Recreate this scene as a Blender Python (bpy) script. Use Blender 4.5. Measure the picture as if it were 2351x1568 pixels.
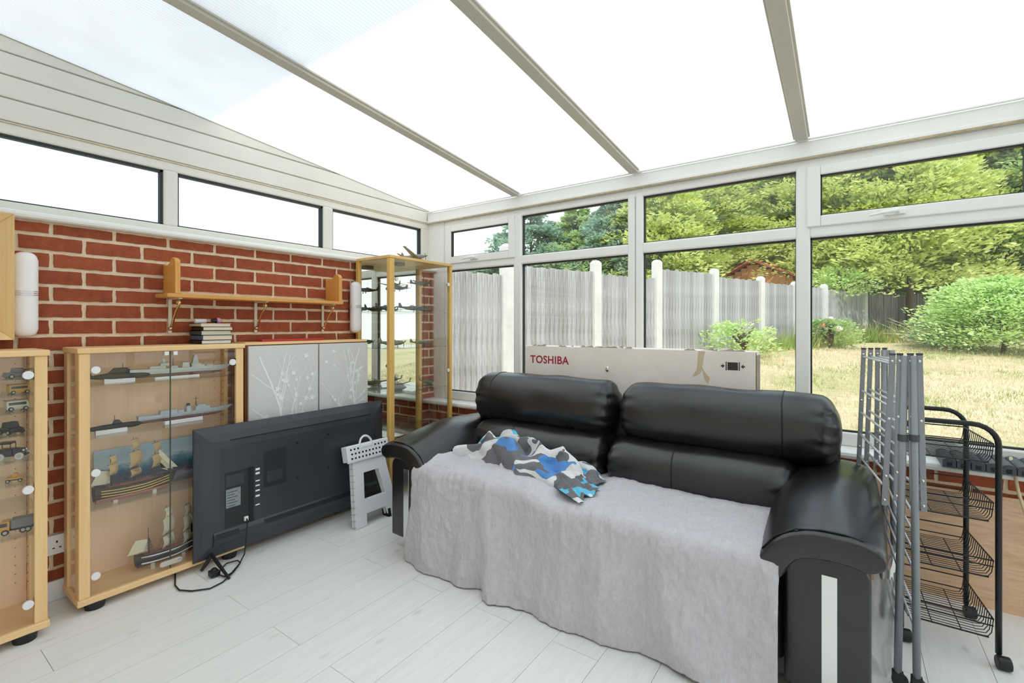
import bpy, bmesh, math, random
import numpy as np
from mathutils import Vector, Matrix, noise

for o in list(bpy.data.objects):
    bpy.data.objects.remove(o, do_unlink=True)
S = bpy.context.scene
COL = S.collection

# ------------------------------------------------------------------ camera
F_PX, CAM, YAW, HOR = 1089.8, (2.9234, -2.8905, 1.2343), 0.6146, 748.9
cd = bpy.data.cameras.new('camera')
cam = bpy.data.objects.new('camera', cd)
COL.objects.link(cam)
cam.location = CAM
cam.rotation_euler = (math.pi / 2, 0, YAW)
cd.sensor_fit = 'HORIZONTAL'
cd.sensor_width = 36
cd.lens = F_PX / 2351 * 36
cd.shift_y = (HOR - 784) / 2351
cd.clip_start = 0.05
cd.clip_end = 300
S.camera = cam
S.view_settings.view_transform = 'Standard'
S.view_settings.look = 'None'
S.view_settings.gamma = 1
S.view_settings.use_curve_mapping = False
S.view_settings.exposure = 0.22
S.cycles.transparent_max_bounces = 24
S.cycles.max_bounces = 14
S.cycles.diffuse_bounces = 6
S.cycles.glossy_bounces = 6
S.cycles.sample_clamp_indirect = 6

# ------------------------------------------------------------------ sky and sun
w = bpy.data.worlds.new('sky')
S.world = w
w.use_nodes = True
nt = w.node_tree
nt.nodes.clear()
tc = nt.nodes.new('ShaderNodeTexCoord')
sp = nt.nodes.new('ShaderNodeSeparateXYZ')
rp = nt.nodes.new('ShaderNodeValToRGB')
bg = nt.nodes.new('ShaderNodeBackground')
ow = nt.nodes.new('ShaderNodeOutputWorld')
nt.links.new(tc.outputs['Generated'], sp.inputs[0])
nt.links.new(sp.outputs['Z'], rp.inputs[0])
nt.links.new(rp.outputs[0], bg.inputs[0])
nt.links.new(bg.outputs[0], ow.inputs[0])
e = rp.color_ramp.elements
e[0].position = 0.0
e[0].color = (0.98, 0.985, 1.0, 1)
e[1].position = 0.75
e[1].color = (0.70, 0.84, 1.0, 1)
m_ = e.new(0.2)
m_.color = (0.93, 0.965, 1.0, 1)
bg.inputs[1].default_value = 1.52

sl = bpy.data.lights.new('sun', 'SUN')
sun = bpy.data.objects.new('sun', sl)
COL.objects.link(sun)
SUN = Vector((0.25, -0.60, 0.90))
sun.rotation_euler = SUN.to_track_quat('Z', 'Y').to_euler()
sun.location = (6, -10, 14)
sl.energy = 3.0
sl.angle = 0.012
sl.color = (1.0, 0.94, 0.86)

# ------------------------------------------------------------------ helpers
def lin(v):
    v /= 255.0
    return v / 12.92 if v <= 0.04045 else ((v + 0.055) / 1.055) ** 2.4
def c(r, g, b):
    return (lin(r), lin(g), lin(b), 1.0)

class NG:
    def __init__(s, name):
        s.m = bpy.data.materials.new(name)
        s.m.use_nodes = True
        s.t = s.m.node_tree
        s.t.nodes.clear()
        s.out = s.n('ShaderNodeOutputMaterial')
    def n(s, t, **kw):
        x = s.t.nodes.new(t)
        for k, v in kw.items():
            setattr(x, k, v)
        return x
    def l(s, a, b):
        s.t.links.new(a, b)
    def coord(s, sc=(1, 1, 1), kind='Object'):
        t = s.n('ShaderNodeTexCoord')
        mp = s.n('ShaderNodeMapping')
        mp.inputs['Scale'].default_value = sc
        s.l(t.outputs[kind], mp.inputs[0])
        return mp.outputs[0]
    def noise(s, vec, scale, detail=3, rough=.55, dist=0):
        x = s.n('ShaderNodeTexNoise')
        x.inputs['Scale'].default_value = scale
        x.inputs['Detail'].default_value = detail
        x.inputs['Roughness'].default_value = rough
        x.inputs['Distortion'].default_value = dist
        s.l(vec, x.inputs['Vector'])
        return x.outputs['Fac']
    def ramp(s, fac, stops, interp='LINEAR'):
        x = s.n('ShaderNodeValToRGB')
        x.color_ramp.interpolation = interp
        el = x.color_ramp.elements
        while len(el) < len(stops):
            el.new(.5)
        for k, (p, col) in enumerate(stops):
            el[k].position = p
            el[k].color = col
        s.l(fac, x.inputs[0])
        return x.outputs[0]
    def mix(s, fac, a, b, blend='MIX'):
        x = s.n('ShaderNodeMix', data_type='RGBA', blend_type=blend)
        for sock, v in ((x.inputs[0], fac), (x.inputs[6], a), (x.inputs[7], b)):
            if isinstance(v, (int, float, tuple)):
                sock.default_value = v
            else:
                s.l(v, sock)
        return x.outputs[2]
    def bump(s, h, strength=.3, dist=.01):
        x = s.n('ShaderNodeBump')
        x.inputs['Strength'].default_value = strength
        x.inputs['Distance'].default_value = dist
        s.l(h, x.inputs['Height'])
        return x.outputs[0]
    def rnd(s):
        return s.n('ShaderNodeObjectInfo').outputs['Random']
    def pbr(s, col, rough=.5, metal=0, nrm=None, spec=None, coat=0, **kw):
        p = s.n('ShaderNodeBsdfPrincipled')
        if isinstance(col, tuple):
            p.inputs['Base Color'].default_value = col
        else:
            s.l(col, p.inputs['Base Color'])
        if isinstance(rough, (int, float)):
            p.inputs['Roughness'].default_value = rough
        else:
            s.l(rough, p.inputs['Roughness'])
        p.inputs['Metallic'].default_value = metal
        if spec is not None:
            p.inputs['Specular IOR Level'].default_value = spec
        if coat:
            p.inputs['Coat Weight'].default_value = coat
        if nrm is not None:
            s.l(nrm, p.inputs['Normal'])
        s.l(p.outputs[0], s.out.inputs[0])
        return s.m

MC = {}
def plain(name, col, rough=.5, metal=0, var=.06, vs=8, bs=0, bump=.15, spec=None):
    if name in MC:
        return MC[name]
    g = NG(name)
    v = g.coord()
    n = g.noise(v, vs)
    d = tuple(x * (1 - var * 2) for x in col[:3]) + (1,)
    cc = g.ramp(n, [(.3, d), (.7, col)])
    nr = g.bump(g.noise(v, bs, 4), bump, .004) if bs else None
    MC[name] = g.pbr(cc, rough, metal, nr, spec)
    return MC[name]

def wood(name, a, b, axis='Z', rough=.45, scale=1.0):
    if name in MC:
        return MC[name]
    g = NG(name)
    sc = {'X': (1.2, 22, 22), 'Y': (22, 1.2, 22), 'Z': (22, 22, 1.2)}[axis]
    v = g.coord(tuple(x * scale for x in sc))
    n1 = g.noise(v, 1.6, 4, .6, .6)
    n2 = g.noise(v, 7, 2)
    cc = g.ramp(n1, [(.28, b), (.62, a)])
    cc = g.mix(.22, cc, g.ramp(n2, [(.35, b), (.65, a)]))
    MC[name] = g.pbr(cc, rough, 0, g.bump(n2, .08, .002))
    return MC[name]

def glassm(name, tint=(.97, .985, .98, 1), f0=.035, haze=0, hazecol=(1, 1, 1, 1)):
    if name in MC:
        return MC[name]
    g = NG(name)
    lw = g.n('ShaderNodeLayerWeight')
    lw.inputs[0].default_value = .5
    p5 = g.n('ShaderNodeMath', operation='POWER')
    p5.inputs[1].default_value = 5
    g.l(lw.outputs['Facing'], p5.inputs[0])
    ma = g.n('ShaderNodeMath', operation='MULTIPLY_ADD')
    ma.inputs[1].default_value = 1 - f0
    ma.inputs[2].default_value = f0
    g.l(p5.outputs[0], ma.inputs[0])
    tr = g.n('ShaderNodeBsdfTransparent')
    tr.inputs[0].default_value = tint
    gl = g.n('ShaderNodeBsdfGlossy')
    gl.inputs['Roughness'].default_value = 0.0
    mx = g.n('ShaderNodeMixShader')
    g.l(ma.outputs[0], mx.inputs[0])
    base = tr.outputs[0]
    if haze:
        tl = g.n('ShaderNodeBsdfTranslucent')
        tl.inputs[0].default_value = hazecol
        m2 = g.n('ShaderNodeMixShader')
        m2.inputs[0].default_value = haze
        g.l(base, m2.inputs[1])
        g.l(tl.outputs[0], m2.inputs[2])
        base = m2.outputs[0]
    g.l(base, mx.inputs[1])
    g.l(gl.outputs[0], mx.inputs[2])
    g.l(mx.outputs[0], g.out.inputs[0])
    MC[name] = g.m
    return g.m

class MB:
    """collects geometry of ONE part in world (or local) coordinates"""
    def __init__(s):
        s.v, s.f = [], []
    def add(s, vs, fs):
        o = len(s.v)
        s.v += [tuple(x) for x in vs]
        s.f += [tuple(i + o for i in f) for f in fs]
        return s
    def box(s, x0, x1, y0, y1, z0, z1):
        vs = [(x, y, z) for x in (x0, x1) for y in (y0, y1) for z in (z0, z1)]
        return s.add(vs, [(0, 1, 3, 2), (4, 6, 7, 5), (0, 4, 5, 1), (2, 3, 7, 6), (0, 2, 6, 4), (1, 5, 7, 3)])
    def obox(s, cx, cy, cz, sx, sy, sz, M=None):
        M = M or Matrix.Identity(3)
        cc = Vector((cx, cy, cz))
        vs = [cc + M @ Vector((a * sx / 2, b * sy / 2, d * sz / 2)) for a in (-1, 1) for b in (-1, 1) for d in (-1, 1)]
        return s.add(vs, [(0, 1, 3, 2), (4, 6, 7, 5), (0, 4, 5, 1), (2, 3, 7, 6), (0, 2, 6, 4), (1, 5, 7, 3)])
    def prism(s, poly, axis, a, b):
        """poly: 2-d outline; axis 'x': (y,z), 'y': (x,z), 'z': (x,y)"""
        def P(u, v, t):
            return {'x': (t, u, v), 'y': (u, t, v), 'z': (u, v, t)}[axis]
        n = len(poly)
        vs = [P(u, v, a) for u, v in poly] + [P(u, v, b) for u, v in poly]
        return s.add(vs, [tuple(range(n)), tuple(range(2 * n - 1, n - 1, -1))] + [(i, (i + 1) % n, (i + 1) % n + n, i + n) for i in range(n)])
    def tube(s, pts, r, n=8, cap=True, flat=1.0):
        pts = [Vector(p) for p in pts]
        rs = r if isinstance(r, (list, tuple)) else [r] * len(pts)
        o = len(s.v)
        up = None
        for i, p in enumerate(pts):
            d = (pts[min(i + 1, len(pts) - 1)] - pts[max(i - 1, 0)])
            if d.length < 1e-9:
                d = Vector((0, 0, 1))
            d.normalize()
            if up is None:
                up = Vector((0, 0, 1)) if abs(d.z) < .9 else Vector((1, 0, 0))
            a = d.cross(up)
            if a.length < 1e-4:
                up = Vector((0, 1, 0))
                a = d.cross(up)
            a.normalize()
            b = a.cross(d).normalized()
            up = b
            for k in range(n):
                t = 2 * math.pi * k / n
                s.v.append(tuple(p + a * (rs[i] * math.cos(t)) + b * (rs[i] * flat * math.sin(t))))
        for i in range(len(pts) - 1):
            for k in range(n):
                k2 = (k + 1) % n
                s.f.append((o + i * n + k, o + i * n + k2, o + (i + 1) * n + k2, o + (i + 1) * n + k))
        if cap:
            s.f.append(tuple(o + k for k in range(n - 1, -1, -1)))
            e_ = o + (len(pts) - 1) * n
            s.f.append(tuple(e_ + k for k in range(n)))
        return s
    def cyl(s, p0, p1, r0, r1=None, n=16):
        return s.tube([p0, p1], [r0, r0 if r1 is None else r1], n)
    def ball(s, cx, cy, cz, rx, ry, rz, n=12, m=8):
        vs = []
        for j in range(1, m):
            t = math.pi * j / m
            for i in range(n):
                a = 2 * math.pi * i / n
                vs.append((cx + rx * math.sin(t) * math.cos(a), cy + ry * math.sin(t) * math.sin(a), cz + rz * math.cos(t)))
        o1 = len(vs)
        vs += [(cx, cy, cz + rz), (cx, cy, cz - rz)]
        fs = []
        for j in range(m - 2):
            for i in range(n):
                i2 = (i + 1) % n
                fs.append((j * n + i, (j + 1) * n + i, (j + 1) * n + i2, j * n + i2))
        for i in range(n):
            fs.append((o1, i, (i + 1) % n))
            fs.append((o1 + 1, (m - 2) * n + (i + 1) % n, (m - 2) * n + i))
        return s.add(vs, fs)
    def grid(s, P, nu, nv, thick=None):
        """P(u,v)->point for u,v in 0..1"""
        vs = [P(i / nu, j / nv) for j in range(nv + 1) for i in range(nu + 1)]
        fs = [(j * (nu + 1) + i, j * (nu + 1) + i + 1, (j + 1) * (nu + 1) + i + 1, (j + 1) * (nu + 1) + i) for j in range(nv) for i in range(nu)]
        return s.add(vs, fs)
    def xf(s, M):
        s.v = [tuple(M @ Vector(p)) for p in s.v]
        return s

ROOT = {}
def setp(o, label=None, cat=None, group=None, kind=None):
    if label: o['label'] = label
    if cat: o['category'] = cat
    if group: o['group'] = group
    if kind: o['kind'] = kind
    return o
def thing(name, label, cat, loc=(0, 0, 0), rz=0, group=None):
    o = bpy.data.objects.new(name, None)
    COL.objects.link(o)
    o.empty_display_size = .05
    o.location = loc
    o.rotation_euler = (0, 0, rz)
    setp(o, label, cat, group)
    ROOT[o.name] = (Vector(loc), rz)
    return o
def mesh_from(mb, name, mat, bevel=0, seg=2, smooth=False, weld=0, L=None, ang=30):
    me = bpy.data.meshes.new(name)
    vs = mb.v
    if L is not None:
        off, rz = L
        R = Matrix.Rotation(-rz, 3, 'Z')
        vs = [tuple(R @ (Vector(p) - off)) for p in vs]
    me.from_pydata(vs, [], mb.f)
    bm = bmesh.new()
    bm.from_mesh(me)
    if weld:
        bmesh.ops.remove_doubles(bm, verts=bm.verts, dist=weld)
    bmesh.ops.recalc_face_normals(bm, faces=bm.faces)
    if bevel:
        ed = [e_ for e_ in bm.edges if len(e_.link_faces) == 2 and e_.calc_face_angle(0) > math.radians(ang)]
        bmesh.ops.bevel(bm, geom=ed, offset=bevel, segments=seg, affect='EDGES', profile=.5, clamp_overlap=True)
    bm.to_mesh(me)
    bm.free()
    if mat is not None:
        me.materials.append(mat)
    if smooth:
        for p in me.polygons:
            p.use_smooth = True
    return me
def part(mb, name, mat, parent=None, w=True, bevel=0, seg=2, smooth=False, weld=0, label=None, kind=None, ang=30):
    """links the collected geometry as ONE object; w: coordinates are world, turned into the root's frame"""
    L = ROOT.get(parent.name) if (parent is not None and w) else None
    me = mesh_from(mb, name, mat, bevel, seg, smooth, weld, L, ang)
    o = bpy.data.objects.new(name, me)
    COL.objects.link(o)
    if parent is not None:
        o.parent = parent
        if parent.name in ROOT:
            ROOT[o.name] = ROOT[parent.name]
    setp(o, label, kind=kind)
    return o
def single(mb, name, mat, label, cat, base=None, group=None, **kw):
    """a thing that is one mesh, its origin moved to its base"""
    xs = np.array(mb.v)
    if base is None:
        base = (float((xs[:, 0].min() + xs[:, 0].max()) / 2), float((xs[:, 1].min() + xs[:, 1].max()) / 2), float(xs[:, 2].min()))
    mb.v = [(p[0] - base[0], p[1] - base[1], p[2] - base[2]) for p in mb.v]
    o = part(mb, name, mat, None, **kw)
    o.location = base
    ROOT[o.name] = (Vector(base), 0)
    return setp(o, label, cat, group)
def struct(mb, name, mat, parent=None, **kw):
    o = part(mb, name, mat, parent, **kw)
    o['kind'] = 'structure'
    ROOT[o.name] = (Vector((0, 0, 0)), 0)
    return o
def copy_tree(o, parent=None):
    k = o.copy()
    COL.objects.link(k)
    k.parent = parent
    for ch in [x for x in bpy.data.objects if x.parent == o]:
        copy_tree(ch, k)
    return k
def inst(me, name, loc, parent, rot=None, scale=None):
    o = bpy.data.objects.new(name, me)
    COL.objects.link(o)
    o.parent = parent
    o.location = loc
    if rot: o.rotation_euler = rot
    if scale: o.scale = scale
    return o
def rbox(cx, cy, cz, sx, sy, sz, r, n=20, fn=None):
    """rounded box as a dense quad cube; r: radius or (rx,ry,rz); fn moves each point (local -1..1 coords given too)"""
    mb = MB()
    h = Vector((sx / 2, sy / 2, sz / 2))
    rr = Vector((r, r, r)) if isinstance(r, (int, float)) else Vector(r)
    def mp(p):
        q = Vector((p[0] * h.x, p[1] * h.y, p[2] * h.z))
        inn = Vector([max(-(h[i] - rr[i]), min(h[i] - rr[i], q[i])) for i in range(3)])
        d = q - inn
        dn = Vector([d[i] / rr[i] for i in range(3)])
        if dn.length > 1e-6:
            dn = dn / max(dn.length, 1e-6) * max(abs(dn.x), abs(dn.y), abs(dn.z))
            d = Vector([dn[i] * rr[i] for i in range(3)])
        pt = inn + d
        if fn:
            pt = fn(pt, p)
        return (pt.x + cx, pt.y + cy, pt.z + cz)
    sg = lambda t: math.copysign(1 - (1 - abs(t)) ** 1.5, t)
    for ax in range(3):
        for sgn in (-1, 1):
            def P(u, v):
                a, b = sg(2 * u - 1), sg(2 * v - 1)
                p = [0, 0, 0]
                p[ax] = sgn
                p[(ax + 1) % 3] = a
                p[(ax + 2) % 3] = b
                return mp(p)
            mb.grid(P, n, n)
    mb.mp = mp
    return mb
def at(px, depth, z):
    """the point on the pixel column px at a given distance from the camera"""
    s_, c_ = math.sin(YAW), math.cos(YAW)
    l_ = (px - 1175.5) / F_PX * depth
    return Vector((CAM[0] - s_ * depth + c_ * l_, CAM[1] + c_ * depth + s_ * l_, z))
def fbm(p, sc=1.0):
    return noise.noise(Vector(p) * sc)

# ------------------------------------------------------------------ shared materials
UPVC = plain('white_upvc', c(238, 238, 233), .35, var=.02, vs=3)
UPVC_CREAM = plain('aged_white_upvc', c(231, 229, 219), .4, var=.04, vs=2.5)
BEECH = wood('beech_laminate', c(246, 208, 152), c(236, 192, 134), 'Z')
BEECH_Y = wood('beech_laminate_across', c(246, 208, 152), c(236, 192, 134), 'Y')
BEECH_BACK = wood('beech_back_board', c(250, 218, 182), c(243, 206, 166), 'Z', .5)
GLASS = glassm('clear_glass')
GLASS_SHELF = glassm('shelf_glass', (.945, .97, .95, 1), .045)
GLASS_DOOR = glassm('door_glass', (.985, .985, .98, 1), .03)
GASKET = plain('black_rubber', c(38, 40, 42), .6, var=.05)
CHROME = plain('chrome', (.82, .82, .80, 1), .12, 1.0, var=.03)
WHITE_PL = plain('white_plastic', c(240, 241, 242), .38, var=.015, vs=4)
BLACK_PL = plain('black_plastic', c(26, 27, 30), .45, var=.1, vs=6)
BRASS = plain('brass', (.80, .60, .30, 1), .25, 1.0, var=.08)
DARK = plain('dark_recess', c(20, 20, 22), .7)
# ================================================================== THE ROOM
def RZ(y):
    return 2.238 - .0997 * (y - .079)
FX, FY = -.06, .08           # front planes of the window frames
YB = -3.6                    # house wall behind the camera
XR = 4.6                     # right-hand wall

# ---- floor with planks
g = NG('laminate_plank')
tcv = g.n('ShaderNodeTexCoord')
ad = g.n('ShaderNodeVectorMath', operation='ADD')
cm = g.n('ShaderNodeCombineXYZ')
mu = g.n('ShaderNodeMath', operation='MULTIPLY')
mu.inputs[1].default_value = 37
g.l(g.rnd(), mu.inputs[0])
for i in range(3): g.l(mu.outputs[0], cm.inputs[i])
g.l(tcv.outputs['Object'], ad.inputs[0]); g.l(cm.outputs[0], ad.inputs[1])
mp = g.n('ShaderNodeMapping'); mp.inputs['Scale'].default_value = (26, 1.4, 20)
g.l(ad.outputs[0], mp.inputs[0])
n1 = g.noise(mp.outputs[0], 1.3, 5, .62, .8)
n2 = g.noise(mp.outputs[0], 6, 3, .6)
mp2 = g.n('ShaderNodeMapping'); mp2.inputs['Scale'].default_value = (9, 4, 9)
g.l(ad.outputs[0], mp2.inputs[0])
kn = g.n('ShaderNodeTexVoronoi'); kn.inputs['Scale'].default_value = .9
g.l(mp2.outputs[0], kn.inputs['Vector'])
base = g.ramp(n1, [(.30, c(238, 238, 234)), (.62, c(246, 246, 243))])
base = g.mix(.3, base, g.ramp(n2, [(.35, c(234, 234, 230)), (.65, c(249, 249, 247))]))
base = g.mix(g.ramp(kn.outputs['Distance'], [(.0, (.45, .45, .45, 1)), (.13, (0, 0, 0, 1))]), base, c(178, 178, 170))
MPLANK = g.pbr(base, .42, 0, g.bump(n2, .08, .002))
SLAB = plain('floor_gap', c(150, 150, 145), .8)
floor = struct(MB().box(-.15, XR, YB, .30, -.08, -.0035), 'floor', SLAB)
for i in range(-4, 21):
    x0, x1 = max(.605 + .196 * i, -.0), min(.605 + .196 * (i + 1), XR)
    if x1 <= 0.01: continue
    j0 = -1.863 + (.585 if i % 2 else 0)
    for k in range(-3, 4):
        y0, y1 = max(j0 + 1.17 * k, YB), min(j0 + 1.17 * (k + 1), .03)
        if y1 - y0 < .02: continue
        b = MB().box(x0 + .0009, x1 - .0009, y0 + .0009, y1 - .0009, -.0034, 0)
        part(b, 'plank', MPLANK, floor)

# ---- bricks
g = NG('red_brick')
tcv = g.n('ShaderNodeTexCoord')
ad = g.n('ShaderNodeVectorMath', operation='ADD')
cm = g.n('ShaderNodeCombineXYZ')
mu = g.n('ShaderNodeMath', operation='MULTIPLY'); mu.inputs[1].default_value = 41
rn = g.rnd()
g.l(rn, mu.inputs[0])
for i in range(3): g.l(mu.outputs[0], cm.inputs[i])
g.l(tcv.outputs['Object'], ad.inputs[0]); g.l(cm.outputs[0], ad.inputs[1])
n1 = g.noise(ad.outputs[0], 26, 5, .65)
n2 = g.noise(ad.outputs[0], 150, 4, .7)
bc = g.ramp(n1, [(.3, c(138, 66, 38)), (.55, c(164, 82, 50)), (.8, c(184, 104, 68))])
bc = g.mix(g.ramp(n2, [(.25, (.55, .55, .55, 1)), (.45, (0, 0, 0, 1))]), bc, c(110, 50, 36))
bc = g.mix(g.ramp(n2, [(.70, (0, 0, 0, 1)), (.78, (.6, .6, .6, 1))]), bc, c(214, 146, 108))
bc = g.mix(.30, bc, g.ramp(rn, [(0, c(134, 62, 38)), (1, c(186, 96, 60))]))
BRICK = g.pbr(bc, .85, 0, g.bump(n2, .9, .004))
g = NG('mortar')
v = g.coord()
MORTAR = g.pbr(g.ramp(g.noise(v, 40, 5, .7), [(.3, c(226, 204, 170)), (.7, c(246, 228, 198))]), .9, 0, g.bump(g.noise(v, 120, 4), .7, .004))

rb = random.Random(5)
def brick_mesh(L, H, axis):
    pts = []
    ns, nh = 7, 3
    J = lambda: rb.uniform(-.0016, .0016)
    for i in range(ns): pts.append((-L / 2 + L * i / ns + J(), -H / 2 + J()))
    for i in range(nh): pts.append((L / 2 + J(), -H / 2 + H * i / nh + J()))
    for i in range(ns): pts.append((L / 2 - L * i / ns + J(), H / 2 + J()))
    for i in range(nh): pts.append((-L / 2 + J(), H / 2 - H * i / nh + J()))
    n = len(pts)
    mb = MB()
    if axis == 'x':   # faces +x, length along y
        vs = [(-.02, u, w_) for u, w_ in pts] + [(.0, u * .994, w_ * .985) for u, w_ in pts]
    else:             # faces -y, length along x
        vs = [(u, .02, w_) for u, w_ in pts] + [(u * .994, 0, w_ * .985) for u, w_ in pts]
    mb.add(vs, [tuple(range(n, 2 * n))] + [(i, (i + 1) % n, (i + 1) % n + n, i + n) for i in range(n)])
    return mesh_from(mb, 'brick', BRICK)
def rowspan(a, b, off, pitch=.225):
    k = math.floor((a - off) / pitch)
    out = []
    while off + pitch * k < b:
        u0, u1 = max(a, off + pitch * k), min(b, off + pitch * (k + 1))
        if u1 - u0 > .03: out.append((u0, u1))
        k += 1
    return out
MORT = .0155
meshes = {}
def bricks(parent, axis, a, b, off, zA, rows, zmin, zmax, face, stuff_below=None, skip=None):
    st = MB()
    for n in range(rows):
        z0, z1 = max(zA - .075 * n, zmin), min(zA - .075 * n + .075, zmax)
        if z1 - z0 < .02: continue
        o_ = off + (.1125 if n % 2 else 0)
        for (u0, u1) in rowspan(a, b, o_):
            L, H = u1 - u0 - MORT, z1 - z0 - MORT
            if skip and skip((u0 + u1) / 2, (z0 + z1) / 2): continue
            jit = rb.uniform(-.0015, .0025)
            cu, cz = (u0 + u1) / 2, (z0 + z1) / 2
            if stuff_below is not None and u1 < stuff_below:
                if axis == 'x': st.box(face - .02, face + jit, cu - L / 2, cu + L / 2, cz - H / 2, cz + H / 2)
                continue
            key = (axis, round(L, 3), round(H, 3), rb.randrange(4))
            if key not in meshes: meshes[key] = brick_mesh(L, H, axis)
            inst(meshes[key], 'brick', (face + jit, cu, cz) if axis == 'x' else (cu, face - jit, cz), parent)
    if st.v:
        part(st, 'brick_rest', BRICK, parent, kind='stuff')

wl = struct(MB().box(-.26, -.006, YB, .12, 0, 1.70), 'wall_left', MORTAR)
bricks(wl, 'x', YB, .118, -2.3406, 1.642, 23, 0.0, 1.70, 0.0, stuff_below=-2.62)
wb = struct(MB().box(-.26, XR, .026, .26, 0, .588), 'wall_back', MORTAR)
bricks(wb, 'y', 0.0, XR - .3, .11, .517, 7, 0, .588, .02)

# ---- baseboard and socket on the left wall
struct(MB().box(.0, .015, YB, .02, 0, .089), 'baseboard_left', WHITE_PL, bevel=.003)

# ---- window band in the left wall
w1 = struct(MB().box(-.13, FX, YB, .14, 1.733, 1.780), 'window_1', UPVC_CREAM, bevel=.008)
part(MB().box(-.13, FX, YB, .14, 2.070, 2.128), 'top_rail', UPVC_CREAM, w1, bevel=.008)
sill = MB()
prof = [(-.13, 1.700), (.028, 1.700), (.038, 1.706), (.041, 1.716), (.038, 1.727), (.028, 1.733), (-.13, 1.735)]
sill.prism([(p[0], p[1]) for p in prof], 'y', YB, .14)
part(sill, 'window_sill', UPVC, w1, smooth=False)
panes = [(-3.58, -2.845), (-2.772, -1.893), (-1.822, -.946), (-.867, -.014)]
MULL = [(-2.845, -2.772), (-1.893, -1.822), (-.946, -.867), (-.014, .14)]
for a, b in MULL:
    part(MB().box(-.13, FX + .002, a, b, 1.775, 2.075), 'mullion', UPVC_CREAM, w1, bevel=.012)
LGLASS = glassm('obscured_glass', (.93, .96, 1.0, 1), .03, .35, (.97, .98, 1, 1))
for a, b in panes:
    part(MB().box(-.105, -.099, a - .006, b + .006, 1.776, 2.074), 'pane', LGLASS, w1)
    k = MB()
    for (y0, y1, z0, z1) in ((a, b, 1.778, 1.785), (a, b, 2.057, 2.071), (a - .003, a + .004, 1.78, 2.07), (b - .012, b + .003, 1.78, 2.07)):
        k.box(-.098, -.068, y0, y1, z0, z1)
    part(k, 'gasket', GASKET, w1)
SEAL = plain('yellowed_sealant', c(206, 184, 138), .6, var=.2, vs=30)
part(MB().box(FX - .02, FX + .003, YB, .06, 2.116, 2.121), 'sealant_line', SEAL, w1)

# ---- boarded gable above the left windows
t1 = struct(MB().prism([(YB, 2.128), (.10, 2.128), (.10, RZ(.10) + .01), (YB, RZ(YB) + .01)], 'x', -.13, FX - .014), 'trim_1', UPVC_CREAM)
edges = [2.130, 2.231, 2.331, 2.429, 2.53, 2.64]
for z0, z1 in zip(edges[:-1], edges[1:]):
    z1 -= .006
    yc = .079 - (z0 - 2.238) / .0997          # where the slope cuts the lower edge
    yd = .079 - (z1 - 2.238) / .0997
    yr = .058
    if yc < YB: continue
    poly = [(YB, z0), (min(yc, yr), z0)]
    if yd >= yr: poly += [(yr, z1), (YB, z1)]
    else:
        if yc > yr: poly += [(yr, RZ(yr))]
        poly += ([(max(yd, YB), max(z1 if yd > YB else RZ(YB), z0 + .001))] + ([(YB, z1)] if yd > YB else []))
    part(MB().prism(poly, 'x', FX - .014, FX), 'board', UPVC_CREAM, t1, bevel=.003, seg=1)

# ---- window wall
w2 = struct(MB().box(.121, 4.55, FY, FY + .06, .621, .690), 'window_2', UPVC, bevel=.008)
part(MB().box(.121, 4.55, FY, FY + .06, 2.070, 2.122), 'top_rail', UPVC, w2, bevel=.008)
part(MB().box(-.13, .119, FY - .002, FY + .06, .62, 2.122), 'corner_post', UPVC, w2, bevel=.004)
for a, b in ((.121, .160), (.842, .913), (1.752, 1.8015), (1.8045, 1.854), (2.698, 2.764), (3.600, 3.650), (3.653, 3.70), (4.5, 4.55)):
    part(MB().box(a, b, FY - .004, FY + .06, .66, 2.10), 'post', UPVC, w2, bevel=.010)
BAYS = [(.160, .842, 1), (.913, 1.752, 0), (1.854, 2.698, 0), (2.764, 3.600, 1), (3.70, 4.5, 0)]
def gasket_y(mb, a, b, z0, z1, y):
    for (x0, x1, q0, q1) in ((a, b, z0 - .001, z0 + .004), (a, b, z1 - .008, z1 + .001), (a - .001, a + .007, z0, z1), (b - .004, b + .001, z0, z1)):
        mb.box(x0, x1, y - .012, y + .012, q0, q1)
    return mb
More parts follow.
